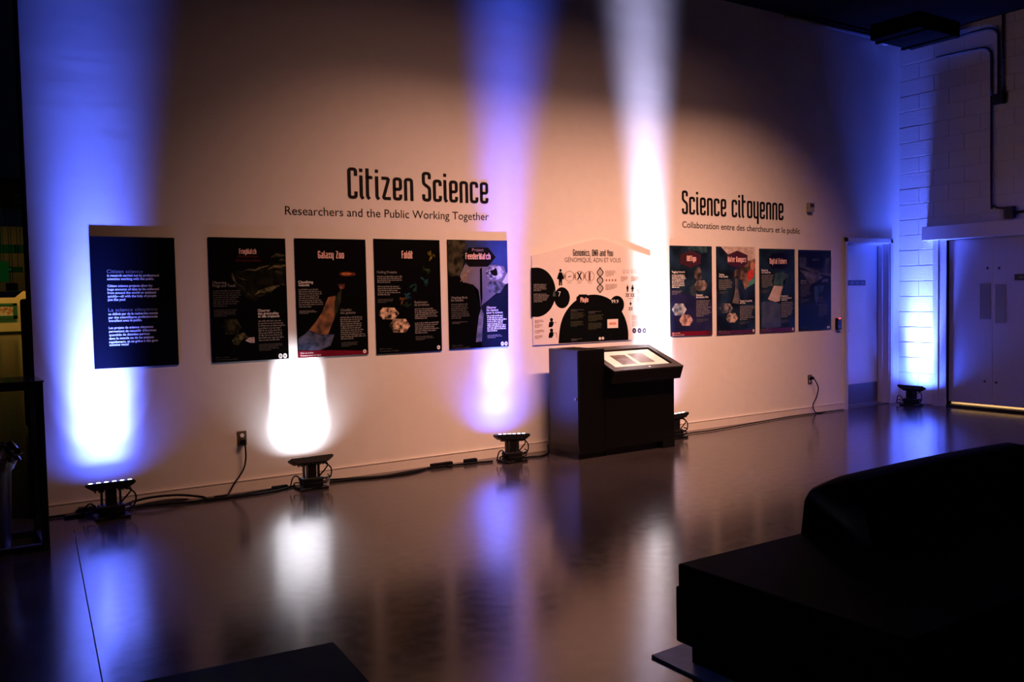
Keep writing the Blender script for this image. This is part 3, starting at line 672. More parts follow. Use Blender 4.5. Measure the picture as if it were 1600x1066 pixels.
para(t, cD, 584, 430, 726, 6, 17.5, txtg); para(t, cD, 588, 545, 685, 2, 12, txtd); para(t, cD, 790, 685, 934, 9, 16, txtg); para(t, cD, 790, 842, 895, 2, 12, txtd)
lines(t, 'footer', cD, [('Visit us online', 585, 655, 928), ('Trouvez-nous en ligne', 585, 690, 945)], txtg, .012, 0, 4)
logos(t, cD, [(923, 920)], 9, 15)
# --- deep sea
t = poster('dark green and blue poster with a white sea creature shape in its middle', rect((1187.5, 388), (1242.3, 390), (1187.5, 520.4), (1241.8, 517.5)), mat('poster_sea', (.003, .009, .009), .45, c2=(.010, .028, .042), scale=4, spec=.1))
shape(t, 'photo_print', cE, [(255, 360), (330, 340), (390, 380), (370, 430), (335, 440), (335, 490), (240, 475), (250, 420)], mat('print_sea_green', (.02, .05, .045), .5, c2=(.05, .11, .10), scale=10), 1)
shape(t, 'photo_print', cE, [(245, 480), (335, 486), (310, 560), (303, 630), (260, 640), (215, 625), (185, 612), (215, 550)], mat('print_white_animal', (.45, .36, .32), .5, c2=(.55, .46, .42), scale=14), 2)
shape(t, 'photo_print', cE, [(125, 640), (210, 630), (265, 645), (310, 660), (312, 880), (200, 900), (125, 890)], mat('print_sea_blue', (.03, .05, .09), .5, c2=(.06, .08, .13), scale=7), 1)
shape(t, 'foot_band', cE, [(111, 905), (448, 885), (448, 926), (111, 942)], mat('print_plum', (.06, .015, .06)), 2)
shape(t, 'badge', cE, hexf(285, 238, 108, 78), badge, 2)
title(t, 'Digital Fishers', cE, 203, 370, 266, 54)
lines(t, 'heading', cE, [('Exploring', 124, 186, 336), ('the Deep Sea', 124, 212, 358)], txtw, .021, .012); lines(t, 'heading', cE, [('Explorer', 316, 386, 588), ('les profondeurs', 316, 418, 607), ('marines', 316, 374, 626)], txtw, .021, .012)
para(t, cE, 126, 385, 240, 8, 16, txtg); para(t, cE, 128, 530, 212, 3, 11, txtd); para(t, cE, 316, 650, 435, 9, 17, txtg); para(t, cE, 318, 822, 404, 3, 11, txtd)
lines(t, 'footer', cE, [('Visit us online', 124, 186, 908), ('Trouvez-nous en ligne', 124, 218, 924)], txtg, .012, 0, 4)
logos(t, cE, [(431, 905)], 8, 15)
# --- last poster
t = poster('darkest navy poster with a grey bird wing shape, last before the door', rect((1248.6, 390.3), (1299.2, 391.5), (1248.2, 517), (1298, 514.3)), mat('poster_teal_dark', (.002, .004, .007), .45, c2=(.005, .011, .020), scale=3, spec=.1))
wing = mat('print_wing', (.03, .035, .05), .5, c2=(.12, .12, .15), scale=9)
shape(t, 'photo_print', cE, [(495, 200), (570, 205), (565, 260), (550, 290), (600, 305), (680, 330), (740, 300), (755, 210), (808, 205), (805, 390), (700, 365), (600, 345), (540, 310), (497, 300)], mat('print_bird_back', (.02, .025, .04), .5, c2=(.07, .08, .12), scale=6), 1)
shape(t, 'photo_print', cE, [(565, 312), (640, 330), (700, 350), (800, 365), (800, 385), (690, 370), (600, 345)], wing, 2)
shape(t, 'photo_print', cE, [(500, 325), (600, 350), (700, 375), (730, 400), (640, 450), (600, 470), (560, 400)], wing, 1)
shape(t, 'photo_print', cE, [(710, 450), (725, 420), (750, 415), (780, 412), (770, 445), (740, 440)], wing, 2)
shape(t, 'photo_print', cE, [(640, 490), (690, 475), (740, 480), (720, 540), (690, 560), (665, 675), (645, 600)], mat('print_bird_blue', (.015, .04, .07), .5, c2=(.05, .09, .13), scale=9), 1)
shape(t, 'badge', cE, hexf(650, 225, 92, 72), badge, 3)
para(t, cE, 622, 233, 685, 1, 30, txtd, n=4, name='title', last=1)
para(t, cE, 508, 438, 570, 2, 20, txtg, name='heading', last=1); para(t, cE, 510, 475, 610, 8, 15.5, txtd); para(t, cE, 510, 620, 600, 3, 12, txtd)
para(t, cE, 682, 600, 735, 3, 19, txtd, name='heading', last=1); para(t, cE, 684, 665, 780, 8, 16, txtd)
lines(t, 'footer', cE, [('Visit us online', 508, 565, 890), ('Trouvez-nous en ligne', 508, 595, 906)], txtd, .012, 0, 4)
logos(t, cE, [(771, 886), (786, 885)], 7, 12)

# ================================================================== house-shaped genomics panel
t = thing('information_panel', 'white house-shaped information board with black circles above the kiosk', 'information board', (5.78, 0, 1.045))
pan = mat('board_white', (.70, .64, .62), .6, noise=.02, spec=.25)
pk = mat('print_black', (.0015, .002, .002), .5, noise=.1, spec=.08)
bm = NB(); y0 = -PT
prism(bm, [(5.003, y0, 1.046), (6.555, y0, 1.046), (6.563, y0, 1.918), (5.90, y0, 2.094), (5.80, y0, 2.094), (5.003, y0, 1.918)], (0, PT-.002, 0)); obj('panel', bm, pan, t)
c = cG
title(t, 'Genomics, DNA and You', c, 455, 787, 215, 55, pk, 2, 1.2)
lines(t, 'subtitle', c, [('G\u00c9NOMIQUE, ADN ET VOUS', 385, 852, 266)], mat('print_brown', (.10, .06, .05), .5, noise=.05), .046, 0)
shape(t, 'circle', c, [(105, 312)]+ell(150, 516, 160, 206, 40, -PI/2-.1, PI/2+.1)+[(108, 722)], pk, 1)
shape(t, 'circle', c, ell(363, 562, 65, 88), pk, 1)
shape(t, 'circle', c, [(333, 943)]+ell(628, 880, 288, 345, 44, -PI, 0)+[(916, 913)], pk, 1)
shape(t, 'circle', c, ell(820, 620, 60, 75), pk, 2)
shape(t, 'badge', c, hexf(538, 570, 58, 36), pk, 2); shape(t, 'badge', c, [(485, 552), (550, 533), (600, 555), (596, 610), (540, 622), (485, 605)], badge, 3)
title(t, 'Phylo', c, 516, 580, 598, 40, None, 5)
lines(t, 'numeral', c, [('7', 332, 352, 550)], txtw, .05, 0); lines(t, 'numeral', c, [('99.9', 774, 832, 606)], txtw, .036, .0, 4)
shape(t, 'cone_mark', c, [(298, 490), (312, 550), (284, 550)], mat('print_green_grey', (.05, .08, .07), .5, noise=.1), 2)
para(t, c, 126, 455, 240, 5, 12.5, txtg); para(t, c, 126, 535, 265, 6, 12.5, txtg)
gt = mat('print_olive', (.05, .055, .035), .5, noise=.1)
for (x0, y0_, x1, n_) in ((435, 690, 555, 6), (435, 762, 545, 5), (582, 708, 716, 6), (582, 776, 716, 6)): para(t, c, x0, y0_, x1, n_, 9.5, gt)
para(t, c, 435, 665, 545, 2, 11, txtd); para(t, c, 585, 680, 690, 2, 11, txtd); para(t, c, 440, 908, 545, 2, 11, txtd)
shape(t, 'white_card', c, [(740, 742), (830, 738), (830, 812), (741, 816)], pan, 2); shape(t, 'card_mark', c, [(755, 768), (815, 766), (815, 786), (755, 788)], mat('print_orange', (.6, .25, .18), .5, noise=.1), 3)
logos(t, c, [(678, 901), (703, 899)], 10, 12)
tan = mat('print_tan', (.30, .19, .15), .5, noise=.1); pink = mat('print_rose', (.32, .13, .11), .5, noise=.1)
def person(cx, ytop, hgt, skirt, m=pk):
    s = hgt
    shape(t, 'figure', c, ell(cx, ytop+.09*s, .07*s, .09*s, 16), m, 2)
    if skirt: pts = [(-.09, .2), (.09, .2), (.2, .52), (.16, .54), (.2, .62), (.1, .62), (.1, 1), (.02, 1), (.02, .63), (-.02, .63), (-.02, 1), (-.1, 1), (-.1, .62), (-.2, .62), (-.16, .54), (-.2, .52)]
    else: pts = [(-.12, .2), (.12, .2), (.16, .56), (.1, .58), (.1, 1), (.02, 1), (.02, .62), (-.02, .62), (-.02, 1), (-.1, 1), (-.1, .58), (-.16, .56)]
    shape(t, 'figure', c, [(cx+u*s, ytop+v*s) for u, v in pts], m, 2)
person(350, 322, 138, True)
person(908, 455, 58, False); person(950, 455, 58, True)
def ring(cx, cy, r0, r1, m, n=2, sy=1.12):
    bm = NB(); P = 32; vs = []
    for k in range(P):
        a = 2*PI*k/P
        vs.append([bm.verts.new((pw(c, cx+r*math.cos(a), cy+r*sy*math.sin(a))[0], layer(n), pw(c, cx+r*math.cos(a), cy+r*sy*math.sin(a))[1])) for r in (r0, r1)])
    for k in range(P): bm.faces.new((vs[k][0], vs[k][1], vs[(k+1) % P][1], vs[(k+1) % P][0]))
    return obj('ring_mark', bm, m, t)
for cx in (425, 510, 592): ring(cx, 383, 36, 40, tan)
for cx in (468, 551, 385): shape(t, 'link_mark', c, [(cx-9, 350), (cx, 372), (cx+9, 350), (cx+12, 416), (cx, 396), (cx-12, 416)], tan, 1)
def stroke(pts, th, m, n=2, name='diagram_line'):
    bm = NB()
    def mp(p): x, z = pw(c, p.x, p.y); return (x, layer(n), z)
    strip(bm, pts, th, mp); return obj(name, bm, m, t)
stroke([(492, 350), (508, 380), (492, 412)], 10, pk); stroke([(524, 350), (508, 380), (524, 412)], 10, pk)
stroke([(592, 345), (586, 365), (598, 385), (586, 405), (592, 420)], 9, pink); stroke([(592, 345), (598, 365), (586, 385), (598, 405), (592, 420)], 7, pk)
stroke([(412, 390), (425, 385), (440, 382)], 6, pk)
for cx in (425, 508, 594): para(t, c, cx-18, 442, cx+18, 1, 9, tan, last=1)
hel = [[(680+s*24*math.sin(PI*(y-318)/66), y) for y in range(310, 524, 6)] for s in (1, -1)]
for h_ in hel: stroke(h_, 7, pk, 3, 'helix_strand')
bm = NB()
for y in range(322, 520, 9):
    hw = abs(24*math.sin(PI*(y-318)/66))
    if hw > 7:
        (xa, za), (xb, zb), (_, zc) = pw(c, 680-hw, y-1.5), pw(c, 680+hw, y-1.5), pw(c, 680, y+1.5)
        box(bm, (xa, layer(2.5), zc), (xb, layer(2), za))
obj('helix_rungs', bm, mat('print_warm_grey', (.2, .16, .15), .5, noise=.05), t)
for (x0, y0_, x1, n_) in ((724, 342, 812, 5), (724, 455, 822, 5), (852, 392, 915, 4), (938, 392, 1035, 4), (988, 498, 1072, 5), (988, 560, 1072, 5), (945, 712, 1070, 4), (948, 758, 1074, 5), (136, 752, 212, 3), (136, 790, 212, 3), (138, 836, 215, 3), (138, 882, 215, 3)): para(t, c, x0, y0_, x1, n_, 10.5, tan)
for i in range(4): shape(t, 'dot_mark', c, ell(733+i*25, 416, 7, 10, 10), pink, 2)
for i, x in enumerate((878, 911, 945, 978)):
    ring(x, 340, 8, 12, mat('print_light_grey', (.4, .36, .36), .5, noise=.05)); para(t, c, x-10, 358, x+10, 1, 6, tan, last=1)
cm = mat('print_chromosome', (.10, .06, .06), .5, noise=.1)
for x in (900, 916, 940, 958): stroke([(x-7, 524), (x+7, 556)], 5, cm); stroke([(x+7, 524), (x-7, 556)], 5, cm)
stroke([(910, 568), (958, 568)], 3, cm); stroke([(934, 568), (934, 590)], 3, cm); shape(t, 'figure', c, [(934, 595), (943, 608), (937, 626), (931, 626), (925, 608)], pk, 2)
for x in (926, 944): stroke([(x-7, 638), (x+7, 668)], 5, cm); stroke([(x+7, 638), (x-7, 668)], 5, cm)
nb = mat('print_indigo', (.02, .018, .05), .5, noise=.1)
for x in (965, 1008, 1049):
    o = shape(t, 'round_icon', c, ell(x, 836, 17, 22, 20), nb, 2); shape(o, 'icon_mark', c, ell(x, 836, 6, 9, 8), tan, 3)
for dy in (0, 88):
    shape(t, 'figure', c, ell(275, 745+dy, 13, 15, 14), pk, 2)
    shape(t, 'figure', c, [(258, 762+dy), (290, 758+dy), (292, 785+dy), (280, 806+dy), (250, 808+dy), (252, 796+dy), (270, 790+dy), (256, 782+dy)], pk, 2)
    stroke([(288, 770+dy), (316, 768+dy)] if dy == 0 else [(288, 770+dy), (318, 766+dy), (318, 806+dy)], 4, pink)

# ================================================================== KIOSK
t = thing('kiosk', 'black floor kiosk with a slanted lit touch screen standing under the house-shaped board', 'kiosk', (5.65, -.45, 0))
KX0, KX1, KX2 = 5.05, 5.365, 6.243
bm = NB(); box(bm, (KX0+.01, -.63, .0), (KX1, -.18, .06)); box(bm, (KX0+.006, -.655, .05), (KX1, -.19, 1.02), .004); obj('side_cabinet', bm, kioskm, t)
bm = NB(); box(bm, (KX0, -.645, .12), (KX0+.007, -.2, 1.01), .002); dr = obj('cabinet_door', bm, kioskm, t)
p = pl(900, 624, 0, KX0); bm = NB(); lathe(bm, [(.012, 0), (.012, -.008), (.008, -.012)], (KX0, p.y, p.z), 14, 'x'); obj('lock', bm, steel, dr)
bm = NB(); prism(bm, [(KX1, -.25, .07), (KX1, -.655, .07), (KX1, -.665, .74), (KX1, -.25, .9)], (KX2-KX1, 0, 0)); box(bm, (KX1+.03, -.615, 0), (KX2-.04, -.27, .08)); box(bm, (KX2-.16, -.665, 0), (KX2-.0, -.25, .08)); obj('console_body', bm, kioskm, t)
# slanted top slab
bA, bB = Vector((0, -.30, 1.012)), Vector((0, -.795, .817))
sl = (bB-bA).normalized(); nr = Vector((0, sl.z, -sl.y)); nr = nr if nr.z > 0 else -nr
LN = (bB-bA).length
def S(x, u, h=0): return Vector((x, 0, 0))+bA+sl*u+nr*h
def slab(bm, x0, x1, u0, u1, h0, h1): return prism(bm, [S(x0, u0, h0), S(x1, u0, h0), S(x1, u1, h0), S(x0, u1, h0)], nr*(h1-h0))
bm = NB(); slab(bm, KX1-.0, KX2+.005, 0, LN, -.135, -.012); obj('top_slab', bm, kioskm, t)
bm = NB(); bw = .075
slab(bm, KX1, KX2+.005, 0, bw, -.012, 0); slab(bm, KX1, KX2+.005, LN-bw, LN, -.012, 0); slab(bm, KX2+.005-bw, KX2+.005, bw, LN-bw, -.012, 0); slab(bm, KX1-.0, KX1+bw, bw, LN-bw, -.012, 0)
bz = obj('bezel', bm, bezelm, t)
bm = NB(); pc = S(KX1+.47, LN-bw*.5, 0); lathe(bm, [(.010, 0), (.010, .001)], (0, 0, 0), 16)
bmesh.ops.transform(bm, matrix=Matrix.Translation(pc) @ nr.to_track_quat('Z', 'Y').to_matrix().to_4x4(), verts=bm.verts); obj('home_button', bm, mat('button_white', (.9, .9, .9), .3, noise=.01, emit=.5), bz)
# black border then the lit page
bm = NB(); slab(bm, KX1+bw, KX2+.005-bw, bw, LN-bw, -.012, -.010); sb = obj('screen', bm, mat('screen_glass', (.004, .004, .005), .12, noise=.05), t)
sx0, sx1, su0, su1 = KX1+bw-.0, KX2-.10, bw+.028, LN-bw
bm = NB(); slab(bm, sx0, sx1, su0, su1, -.010, -.0092); obj('screen_page', bm, mat('page_light', (.42, .39, .32), .12, noise=.02, emit=1.0), sb)
def img(a, b_, u0, u1, m, h): bm = NB(); slab(bm, sx0+(sx1-sx0)*a, sx0+(sx1-sx0)*b_, su0+(su1-su0)*u0, su0+(su1-su0)*u1, -.0092, h); return obj('page_picture', bm, m, sb)
img(.19, .46, .24, .84, mat('page_picture_brown', (.07, .045, .035), .15, c2=(.16, .11, .09), scale=8, emit=0), -.0086)
img(.53, .80, .20, .80, mat('page_picture_grey', (.16, .15, .16), .15, c2=(.28, .27, .28), scale=8, emit=0), -.0086)
img(.24, .36, .28, .34, txtg, -.0080)

# ================================================================== FLOOR UPLIGHTS
def make_uplight(label, loc, rot, tilt, roll, comps, lens_c, hz=.245, blen=.37):
    """local frame: bar along x, wall towards +y"""
    t = bpy.data.objects.new('floor_uplight', None); COL.objects.link(t); t.empty_display_size = .05
    ORG[t.name] = Vector((0, 0, 0)); tag(t, label, 'spotlight', 'uplights on the floor along the wall')
    A = Matrix.Translation((0, 0, hz)) @ Matrix.Rotation(-tilt, 4, 'X') @ Matrix.Rotation(roll, 4, 'Y')
    h = blen/2
    bm = NB()
    prism(bm, [(-h, 0, 0), (-h+.012, 0, .012), (h-.012, 0, .012), (h, 0, 0), (h-.01, 0, -.014), (h-.05, 0, -.040), (-h+.05, 0, -.040), (-h+.01, 0, -.014)], (0, .075, 0))
    bmesh.ops.translate(bm, verts=bm.verts, vec=(0, -.0375, 0)); bmesh.ops.bevel(bm, geom=list(bm.edges), offset=.003, segments=1, affect='EDGES')
    bmesh.ops.transform(bm, matrix=A, verts=bm.verts); hd = obj('lamp_head', bm, fixm, t)
    for k in range(6):
        x = (k-2.5)*.052
        bm = NB(); lathe(bm, [(.015, .011), (.015, .0125), (.011, .0155), (.004, .0165)], (x, 0, 0), 12); bmesh.ops.transform(bm, matrix=A, verts=bm.verts)
        obj('lens', bm, lens_c, hd, smooth=True)
    bm = NB()
    for k in range(9):
        x = (k-4)*.026; box(bm, (x-.003, -.032, -.055), (x+.003, .032, -.038))
    bmesh.ops.transform(bm, matrix=A, verts=bm.verts); obj('cooling_fins', bm, fixm, hd)
    for s in (-1, 1):
        bm = NB(); box(bm, (s*.062-.006, -.018, .07), (s*.062+.006, .018, hz-.035), .002); obj('bracket', bm, fixm, t)
    bm = NB(); box(bm, (-.085, -.05, .02), (.085, .05, .095), .008); box(bm, (-.035, -.03, .09), (.035, .03, hz-.04), .004); obj('power_box', bm, fixm, t)
    bm = NB(); box(bm, (-.115, -.09, 0), (.115, .09, .022), .006); obj('base_plate', bm, fixm, t)
    for q in ([(.10, -.01, .05), (.15, -.03, .08), (.16, -.03, .15), (.12, -.01, hz-.05), (.09, 0, hz-.045)], [(-.09, -.02, .06), (-.16, -.05, .07), (-.165, -.06, .03), (-.12, -.08, .03)], [(.05, -.04, .1), (.10, -.06, .16), (.13, -.03, hz-.06), (.13, 0, hz-.045)],
              [(.02+(.105+.012*k/9)*math.cos(k*.75), -.01+.10*math.sin(k*.75), .03+.004*k) for k in range(18)], [(-.09, -.03, .05), (-.13, -.04, .12), (-.17, -.04, .11), (-.19, -.03, .03)]):
        bm = NB(); tube(bm, q, .006, 6, 5); obj('lead', bm, rubber, t, smooth=True)
    t.location = loc; t.rotation_euler = (0, 0, rot)
    for (tl, spr, p, color) in comps:
        l = bpy.data.lights.new('uplight_lamp', 'AREA'); l.energy = p; l.color = color; l.shape = 'RECTANGLE'; l.size = .28; l.size_y = .03; l.spread = math.radians(spr)
        o = bpy.data.objects.new('uplight_lamp', l); COL.objects.link(o); o.parent = t
        o.matrix_local = Matrix.Translation((0, 0, hz)) @ Matrix.Rotation(-R_(tl), 4, 'X') @ Matrix.Rotation(roll, 4, 'Y') @ Matrix.Translation((0, 0, .027)) @ Matrix.Rotation(PI, 4, 'X')
    return t
R_ = math.radians
BLUE = (.05, .105, 1); WHT = (.86, .88, 1); LAV = (.55, .52, 1); PALE = (.11, .16, 1)
lensb = mat('lens_blue_white', (.75, .8, 1), .3, emit=9, noise=.01); lensw = mat('lens_white', (1, .98, 1), .3, emit=12, noise=.01)
R_ = math.radians
# (tilt towards the wall, beam spread, power) of the stacked lens beams in each bar
# (tilt towards the wall, beam spread, power, colour) of the stacked lens beams in each bar
make_uplight('black bar uplight with six glowing lenses throwing blue light, leftmost beside the framed table', (1.11, -.27, 0), 0, R_(6), 0, ((4, 20, 5.5, BLUE), (10, 22, 6, PALE), (18, 30, 14, PALE), (30, 44, 9, PALE), (46, 60, 3, PALE), (40, 130, 2.5, BLUE)), lensb, blen=.335)
make_uplight('black bar uplight tipped to the wall throwing white light between the frog and galaxy posters', (2.62, -.24, 0), 0, R_(20), 0, ((25, 24, 9, WHT), (36, 34, 13, WHT), (50, 56, 5, WHT), (40, 120, 2.5, WHT)), lensw)
make_uplight('black bar uplight with six glowing lenses on the floor just left of the kiosk', (4.54, -.30, 0), 0, R_(5), R_(4), ((4, 16, 9, BLUE), (12, 22, 3, PALE), (24, 32, 3, PALE), (40, 54, 1.3, PALE), (40, 120, 5, BLUE)), lensb)
make_uplight('black bar uplight half hidden behind the right side of the kiosk', (6.61, -.28, 0), 0, R_(6), R_(-2), ((3.5, 15, 10, LAV), (9, 16, 4.5, WHT), (18, 26, 10, WHT), (32, 40, 6, WHT), (48, 56, 2, WHT), (40, 120, 2.5, LAV)), lensw)
make_uplight('black bar uplight in the far corner throwing blue light on the block wall', (10.80, -.33, 0), -PI/2, R_(20), 0, ((3, 46, 22, BLUE), (11, 34, 13, PALE), (20, 40, 15, PALE), (36, 50, 6, PALE), (54, 70, 1.5, BLUE), (40, 140, 14, BLUE)), lensb)

# ================================================================== SMALL WALL ITEMS
def outlet(label, x, z, m, plug_z, cord, glabel):
    t = thing('wall_outlet', label, 'outlet', (x, 0, z))
    bm = NB(); box(bm, (x-.037, -.006, z-.058), (x+.037, 0, z+.058), .002); cp = obj('cover_plate', bm, m, t)
    bm = NB(); lathe(bm, [(.017, -.006), (.017, -.009), (.0155, -.010)], (x, 0, z+.024), 16, 'y'); so = obj('socket', bm, white, t)
    bm = NB(); lathe(bm, [(.017, -.006), (.017, -.009), (.0155, -.010)], (x, 0, z-.024), 16, 'y'); obj('socket', bm, white, t)
    t2 = thing('extension_cord', glabel, 'cable', (x, -.02, 0))
    bm = NB(); box(bm, (x-.018, -.055, plug_z-.018), (x+.018, -.0105, plug_z+.018), .005); obj('plug', bm, rubber, t2)
    bm = NB(); tube(bm, cord, .0065, 8, 6); obj('cord', bm, rubber, t2, smooth=True)
xo, zo = 2.14, .43
fy = lambda px, py, y: W(px, py, y)
outlet('dark metal outlet plate low on the wall with a white socket above a black plug', xo, zo, brass, zo-.024, [(xo+.005, -.05, zo-.03), fy(383.5, 700, -.05), fy(384, 717, -.045), fy(381, 732, -.04), fy(373, 746, -.04), fy(365, 757, -.05), fy(359, 769, -.06), FL(352, 777.5, .012)], 'black cord hanging from the outlet between the first two uplights')
x2, z2 = 9.17, .43
outlet('dark outlet plate low on the wall left of the door', x2, z2, brass, z2+.02, [(x2+.01, -.05, z2+.02), fy(1274, 595, -.08), fy(1278.5, 606, -.07), fy(1276, 620, -.05), fy(1270.5, 632, -.05), fy(1271.5, 640, -.06), FL(1276, 645, .01), FL(1290, 643.5, .01)], 'short black cord hanging from the outlet beside the door')
t = thing('thermostat', 'small box mounted high on the wall at the end of the French title', 'thermostat', (9.17, 0, 2.54))
bm = NB(); box(bm, (9.115, -.05, 2.485), (9.215, 0, 2.60), .006); obj('case', bm, mat('case_grey', (.32, .3, .3), .5, noise=.05), t)
bm = NB(); box(bm, (9.13, -.052, 2.545), (9.2, -.0495, 2.585)); obj('display', bm, mat('display_dark', (.03, .03, .04), .3, noise=.05), t)
t = thing('card_reader', 'small black card reader with a red light on the wall left of the door', 'card reader', (9.71, 0, 1.1))
bm = NB(); box(bm, (9.668, -.04, 1.03), (9.752, 0, 1.175), .006); obj('case', bm, fixm, t)
bm = NB(); box(bm, (9.69, -.043, 1.16), (9.73, -.03, 1.178), .001); obj('indicator', bm, mat('led_red', (1, .12, .1), .4, emit=1.2, noise=.01), t)

# floor cables
def cable(name, label, paths, r=.009, conn=()):
    t = thing(name, label, 'cable', paths[0][len(paths[0])//2])
    for p in paths:
        bm = NB(); tube(bm, p, r, 8, 5); obj('strand', bm, rubber, t, smooth=True)
    for (px, py, ln, hh) in conn:
        p = FL(px, py, .0); bm = NB(); box(bm, (p.x-ln/2, p.y-hh, 0.002), (p.x+ln/2, p.y+hh, hh*1.9), .006); obj('connector', bm, rubber, t)
    return t
def f(x, y, z=.01):
    p = FL(x, y, z); p.y = min(p.y, -.03); return p
cable('floor_cable', 'black twin cable on the floor joining the first and second uplights', [[f(192, 797), f(215, 793), f(250, 789), f(300, 784.5), f(350, 778.5), f(400, 772), f(430, 767), f(462, 759)], [f(195, 789, .03), (1.40, -.05, .06), (1.62, -.04, .05), (1.80, -.05, .012), f(330, 779.5), f(400, 769), f(450, 760)]], .009, [(437, 764.5, .13, .016), (345, 779.5, .10, .014)])
cable('floor_cable', 'black twin cable on the floor joining the second and third uplights', [[f(515, 750), f(560, 747), f(600, 744), f(640, 737), f(675, 731), f(700, 728), f(735, 724), f(770, 721)], [f(515, 754), f(545, 750), f(590, 746), f(640, 739.5), f(680, 729), f(705, 729)]], .009, [(690, 729.5, .22, .02), (735, 724, .13, .022)])
cable('floor_cable', 'black cable curling from the third uplight behind the kiosk', [[f(815, 716), f(830, 714), f(845, 713), f(856, 709), (4.99, -.25, .03), (5.02, -.20, .10)]], .009)
cable('floor_cable', 'thin dark cable along the foot of the wall from kiosk to door', [[f(1066, 681), f(1080, 676.5), f(1110, 673), f(1150, 666), f(1200, 657), f(1240, 650), f(1276, 645.5), f(1318, 640)]], .006)
cable('floor_cable', 'black cable running left from the first uplight under the framed table', [[f(150, 795), f(120, 800), f(95, 803.5), f(80, 806), f(60, 808)]], .009)
t = thing('power_supply', 'flat dark box on the floor against the left side of the first uplight', 'power supply', f(125, 805, 0))
a, b_ = FL(100, 811), FL(150, 803); bm = NB(); prism(bm, [(a.x, a.y, .001), (a.x+.30, a.y-.0, .001), (a.x+.26, a.y+.11, .001), (a.x+.05, a.y+.11, .001)], (0, 0, .018)); obj('case', bm, mat('supply_case', (.012, .014, .03), .4, noise=.1), t)
bm = NB(); box(bm, (a.x+.10, a.y+.03, .0185), (a.x+.22, a.y+.08, .055), .006); obj('lid', bm, fixm, t)

# ================================================================== LEFT TABLE AND BIN
TX1, TY0, TY1, TZ = .640, -.955, -.49, 1.062
TX0 = -.55
t = thing('display_table', 'tall open frame table of black square tube with a dark top at left edge', 'table', ((TX0+TX1)/2, (TY0+TY1)/2, 0))
tb = mat('table_tube', (.012, .012, .014), .35, noise=.1, spec=.5); s = .042
for (x, y) in ((TX1-s, TY0), (TX1-s, TY1-s), (TX0, TY0), (TX0, TY1-s)):
    bm = NB(); box(bm, (x, y, 0), (x+s, y+s, TZ-.012), .003); obj('leg', bm, tb, t)
for (z, nm) in ((TZ-.055, 'top_rail'), (.0, 'bottom_rail')):
    for (a, b_) in (((TX0+s, TY0, z), (TX1-s, TY0+s, z+.043)), ((TX0+s, TY1-s, z), (TX1-s, TY1, z+.043)), ((TX0, TY0+s, z), (TX0+s, TY1-s, z+.043)), ((TX1-s, TY0+s, z), (TX1, TY1-s, z+.043))):
        if nm == 'bottom_rail': a, b_ = (a[0], a[1], .012), (b_[0], b_[1], .045)
        bm = NB(); box(bm, a, b_, .003); obj(nm, bm, tb, t)
bm = NB(); box(bm, (TX0-.005, TY0-.005, TZ-.012), (TX1+.005, TY1+.005, TZ), .002); obj('tabletop', bm, mat('dark_glass', (.03, .03, .035), .08, noise=.05, spec=.6), t)
t = thing('waste_bin', 'black round bin with a bunched plastic liner under the framed table', 'bin', (.26, -.68, 0))
bx, by = .27, -.70
bm = NB(); lathe(bm, [(.165, 0), (.175, .01), (.2, .56), (.205, .57), (.205, .585), (.19, .585), (.18, .4), (.15, .03)], (bx, by, 0), 32); obj('bin_body', bm, mat('bin_plastic', (.02, .02, .024), .3, noise=.1), t, smooth=True)
bm = NB()
random.seed(9); seg = 40; prev = None
for (r, z, j) in ((.212, .50, .006), (.222, .56, .012), (.218, .605, .016), (.20, .63, .02), (.16, .60, .03), (.12, .52, .02)):
    ringv = [bm.verts.new((bx+(r+random.uniform(-j, j))*math.cos(2*PI*k/seg), by+(r+random.uniform(-j, j))*math.sin(2*PI*k/seg), z+random.uniform(-j, j)*1.4)) for k in range(seg)]
    if prev:
        for k in range(seg): bm.faces.new((prev[k], prev[(k+1) % seg], ringv[(k+1) % seg], ringv[k]))
    prev = ringv
obj('liner', bm, mat('liner_plastic', (.05, .05, .055), .18, noise=.1, spec=.7), t)
bm = NB(); bmesh.ops.create_icosphere(bm, subdivisions=3, radius=1)
for v in bm.verts:
    k = 1+random.uniform(-.22, .22)+.25*math.sin(9*v.co.x+5*v.co.z)
    v.co = Vector((.46+v.co.x*.052*k-.02*v.co.z, -.80+v.co.y*.05*k, .615+v.co.z*.06*k))
obj('liner_knot', bm, MATS['liner_plastic'], t)

# ================================================================== SOFA AND BENCH IN FRONT
SX, SY = 2.552, -4.52
t = thing('sofa', 'large black sofa silhouetted at lower right with its long seat end towards the wall', 'sofa', (4.2, -5.0, 0))
def cushion(bm, a, b_, bev, cuts=3):
    box(bm, a, b_)
    bmesh.ops.bevel(bm, geom=list(bm.edges), offset=bev, segments=4, affect='EDGES', profile=.6)
    return bm
bm = NB(); cushion(bm, (SX-.005, -5.55, .235), (6.4, SY, .42), .012); obj('seat', bm, leather, t)
bm = NB(); cushion(bm, (SX-.02, -5.57, .10), (6.42, SY-.0, .33), .012); obj('seat_frame', bm, leather, t)
bm = NB(); box(bm, (SX+.03, -5.5, .012), (6.35, SY-.04, .11), .004); obj('plinth', bm, leather, t)
bm = NB(); prism(bm, [(2.503, -4.405, .001), (3.4, -4.36, .001), (3.4, -4.9, .001), (2.49, -5.6, .001)], (0, 0, .01)); obj('base_plate', bm, mat('plate_blue_grey', (.2, .42, .85), .45, metal=.0, noise=.1), t)
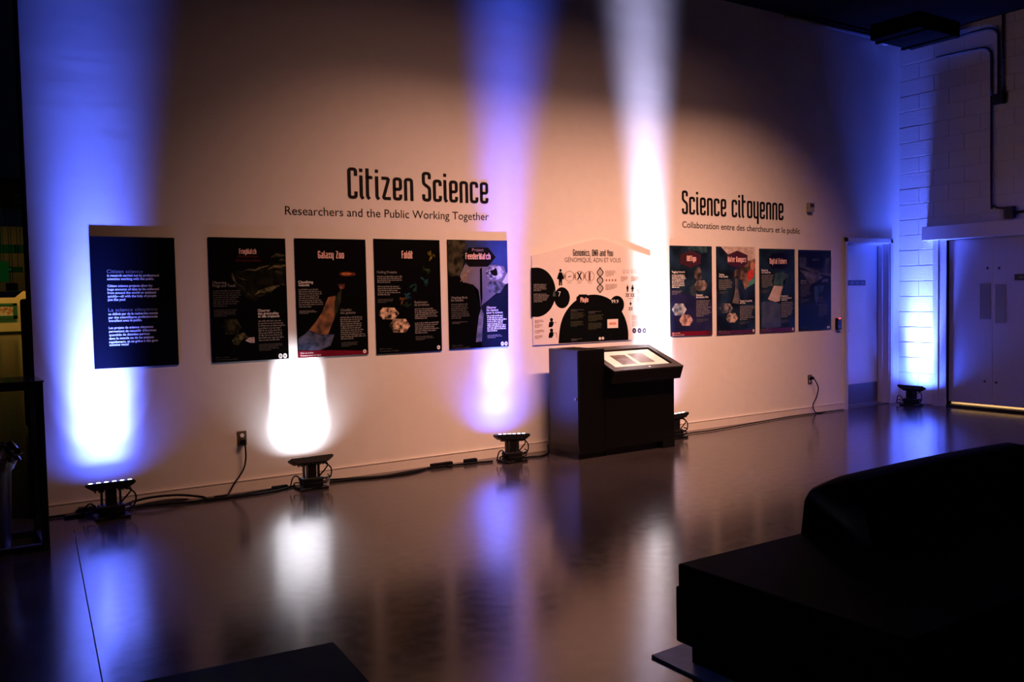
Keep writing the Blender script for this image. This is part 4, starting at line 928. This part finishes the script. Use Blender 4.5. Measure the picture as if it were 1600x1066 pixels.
for (x0, x1, zt) in ((3.26, 4.93, .0), (4.945, 6.4, -.02)):
    bm = NB()
    prof = [(-4.53, .40), (-4.56, .60), (-4.60, .655), (-4.68, .695), (-4.78, .69), (-4.86, .62), (-4.90, .40)]
    # gently crowned in length
    N = 40; prev = None
    for i in range(N+1):
        u = i/N; x = x0+(x1-x0)*u
        e = min(u, 1-u)*(x1-x0)
        k = 1-(.10 if u < .5 else .3)*max(0, 1-e/.14)**2
        sh = .10*max(0, .5-u)*2 if x0 < 4 else 0
        ringv = [bm.verts.new((x+(.10*(1-(z-.4)/.3) if (i == 0 and x0 < 4) else 0), y, .40+(z+zt-.40)*(k if z > .41 else 1)+(.012*math.sin(PI*u) if z > .41 else 0))) for y, z in prof]
        if prev:
            for q in range(len(prof)-1): bm.faces.new((prev[q], prev[q+1], ringv[q+1], ringv[q]))
            bm.faces.new((prev[-1], prev[0], ringv[0], ringv[-1]))
        else: bm.faces.new(ringv)
        prev = ringv
    bm.faces.new(prev[::-1]); obj('back_cushion', bm, leather, t, smooth=True)
t = thing('bench', 'low black bench whose corner shows at the bottom edge of the picture', 'bench', (.75, -4.9, 0))
e1, e2, e3 = FL(522, 1002, .42), FL(240, 1060, .42), FL(580, 1066, .42)
ux = (e2-e1); ux.z = 0; ux = ux.normalized()*1.5; uy = (e3-e1); uy.z = 0; uy = uy.normalized()*.7
def quad(z0, z1, ins):
    cx = e1+(ux+uy)*.5
    pts = [e1, e1+ux, e1+ux+uy, e1+uy]
    return [Vector((cx.x+(p.x-cx.x)*(1-ins), cx.y+(p.y-cx.y)*(1-ins), z0)) for p in pts], (0, 0, z1-z0)
bm = NB(); prism(bm, *quad(.34, .42, 0)); bmesh.ops.bevel(bm, geom=list(bm.edges), offset=.006, segments=2, affect='EDGES'); obj('seat', bm, leather, t)
bm = NB(); prism(bm, *quad(.28, .345, .04)); obj('apron', bm, leather, t)
for (a, b_) in ((.06, .1), (.94, .1), (.06, .9), (.94, .9)):
    p = e1+ux*a+uy*b_; bm = NB(); box(bm, (p.x-.025, p.y-.025, 0), (p.x+.025, p.y+.025, .3), .003); obj('leg', bm, blackm, t)
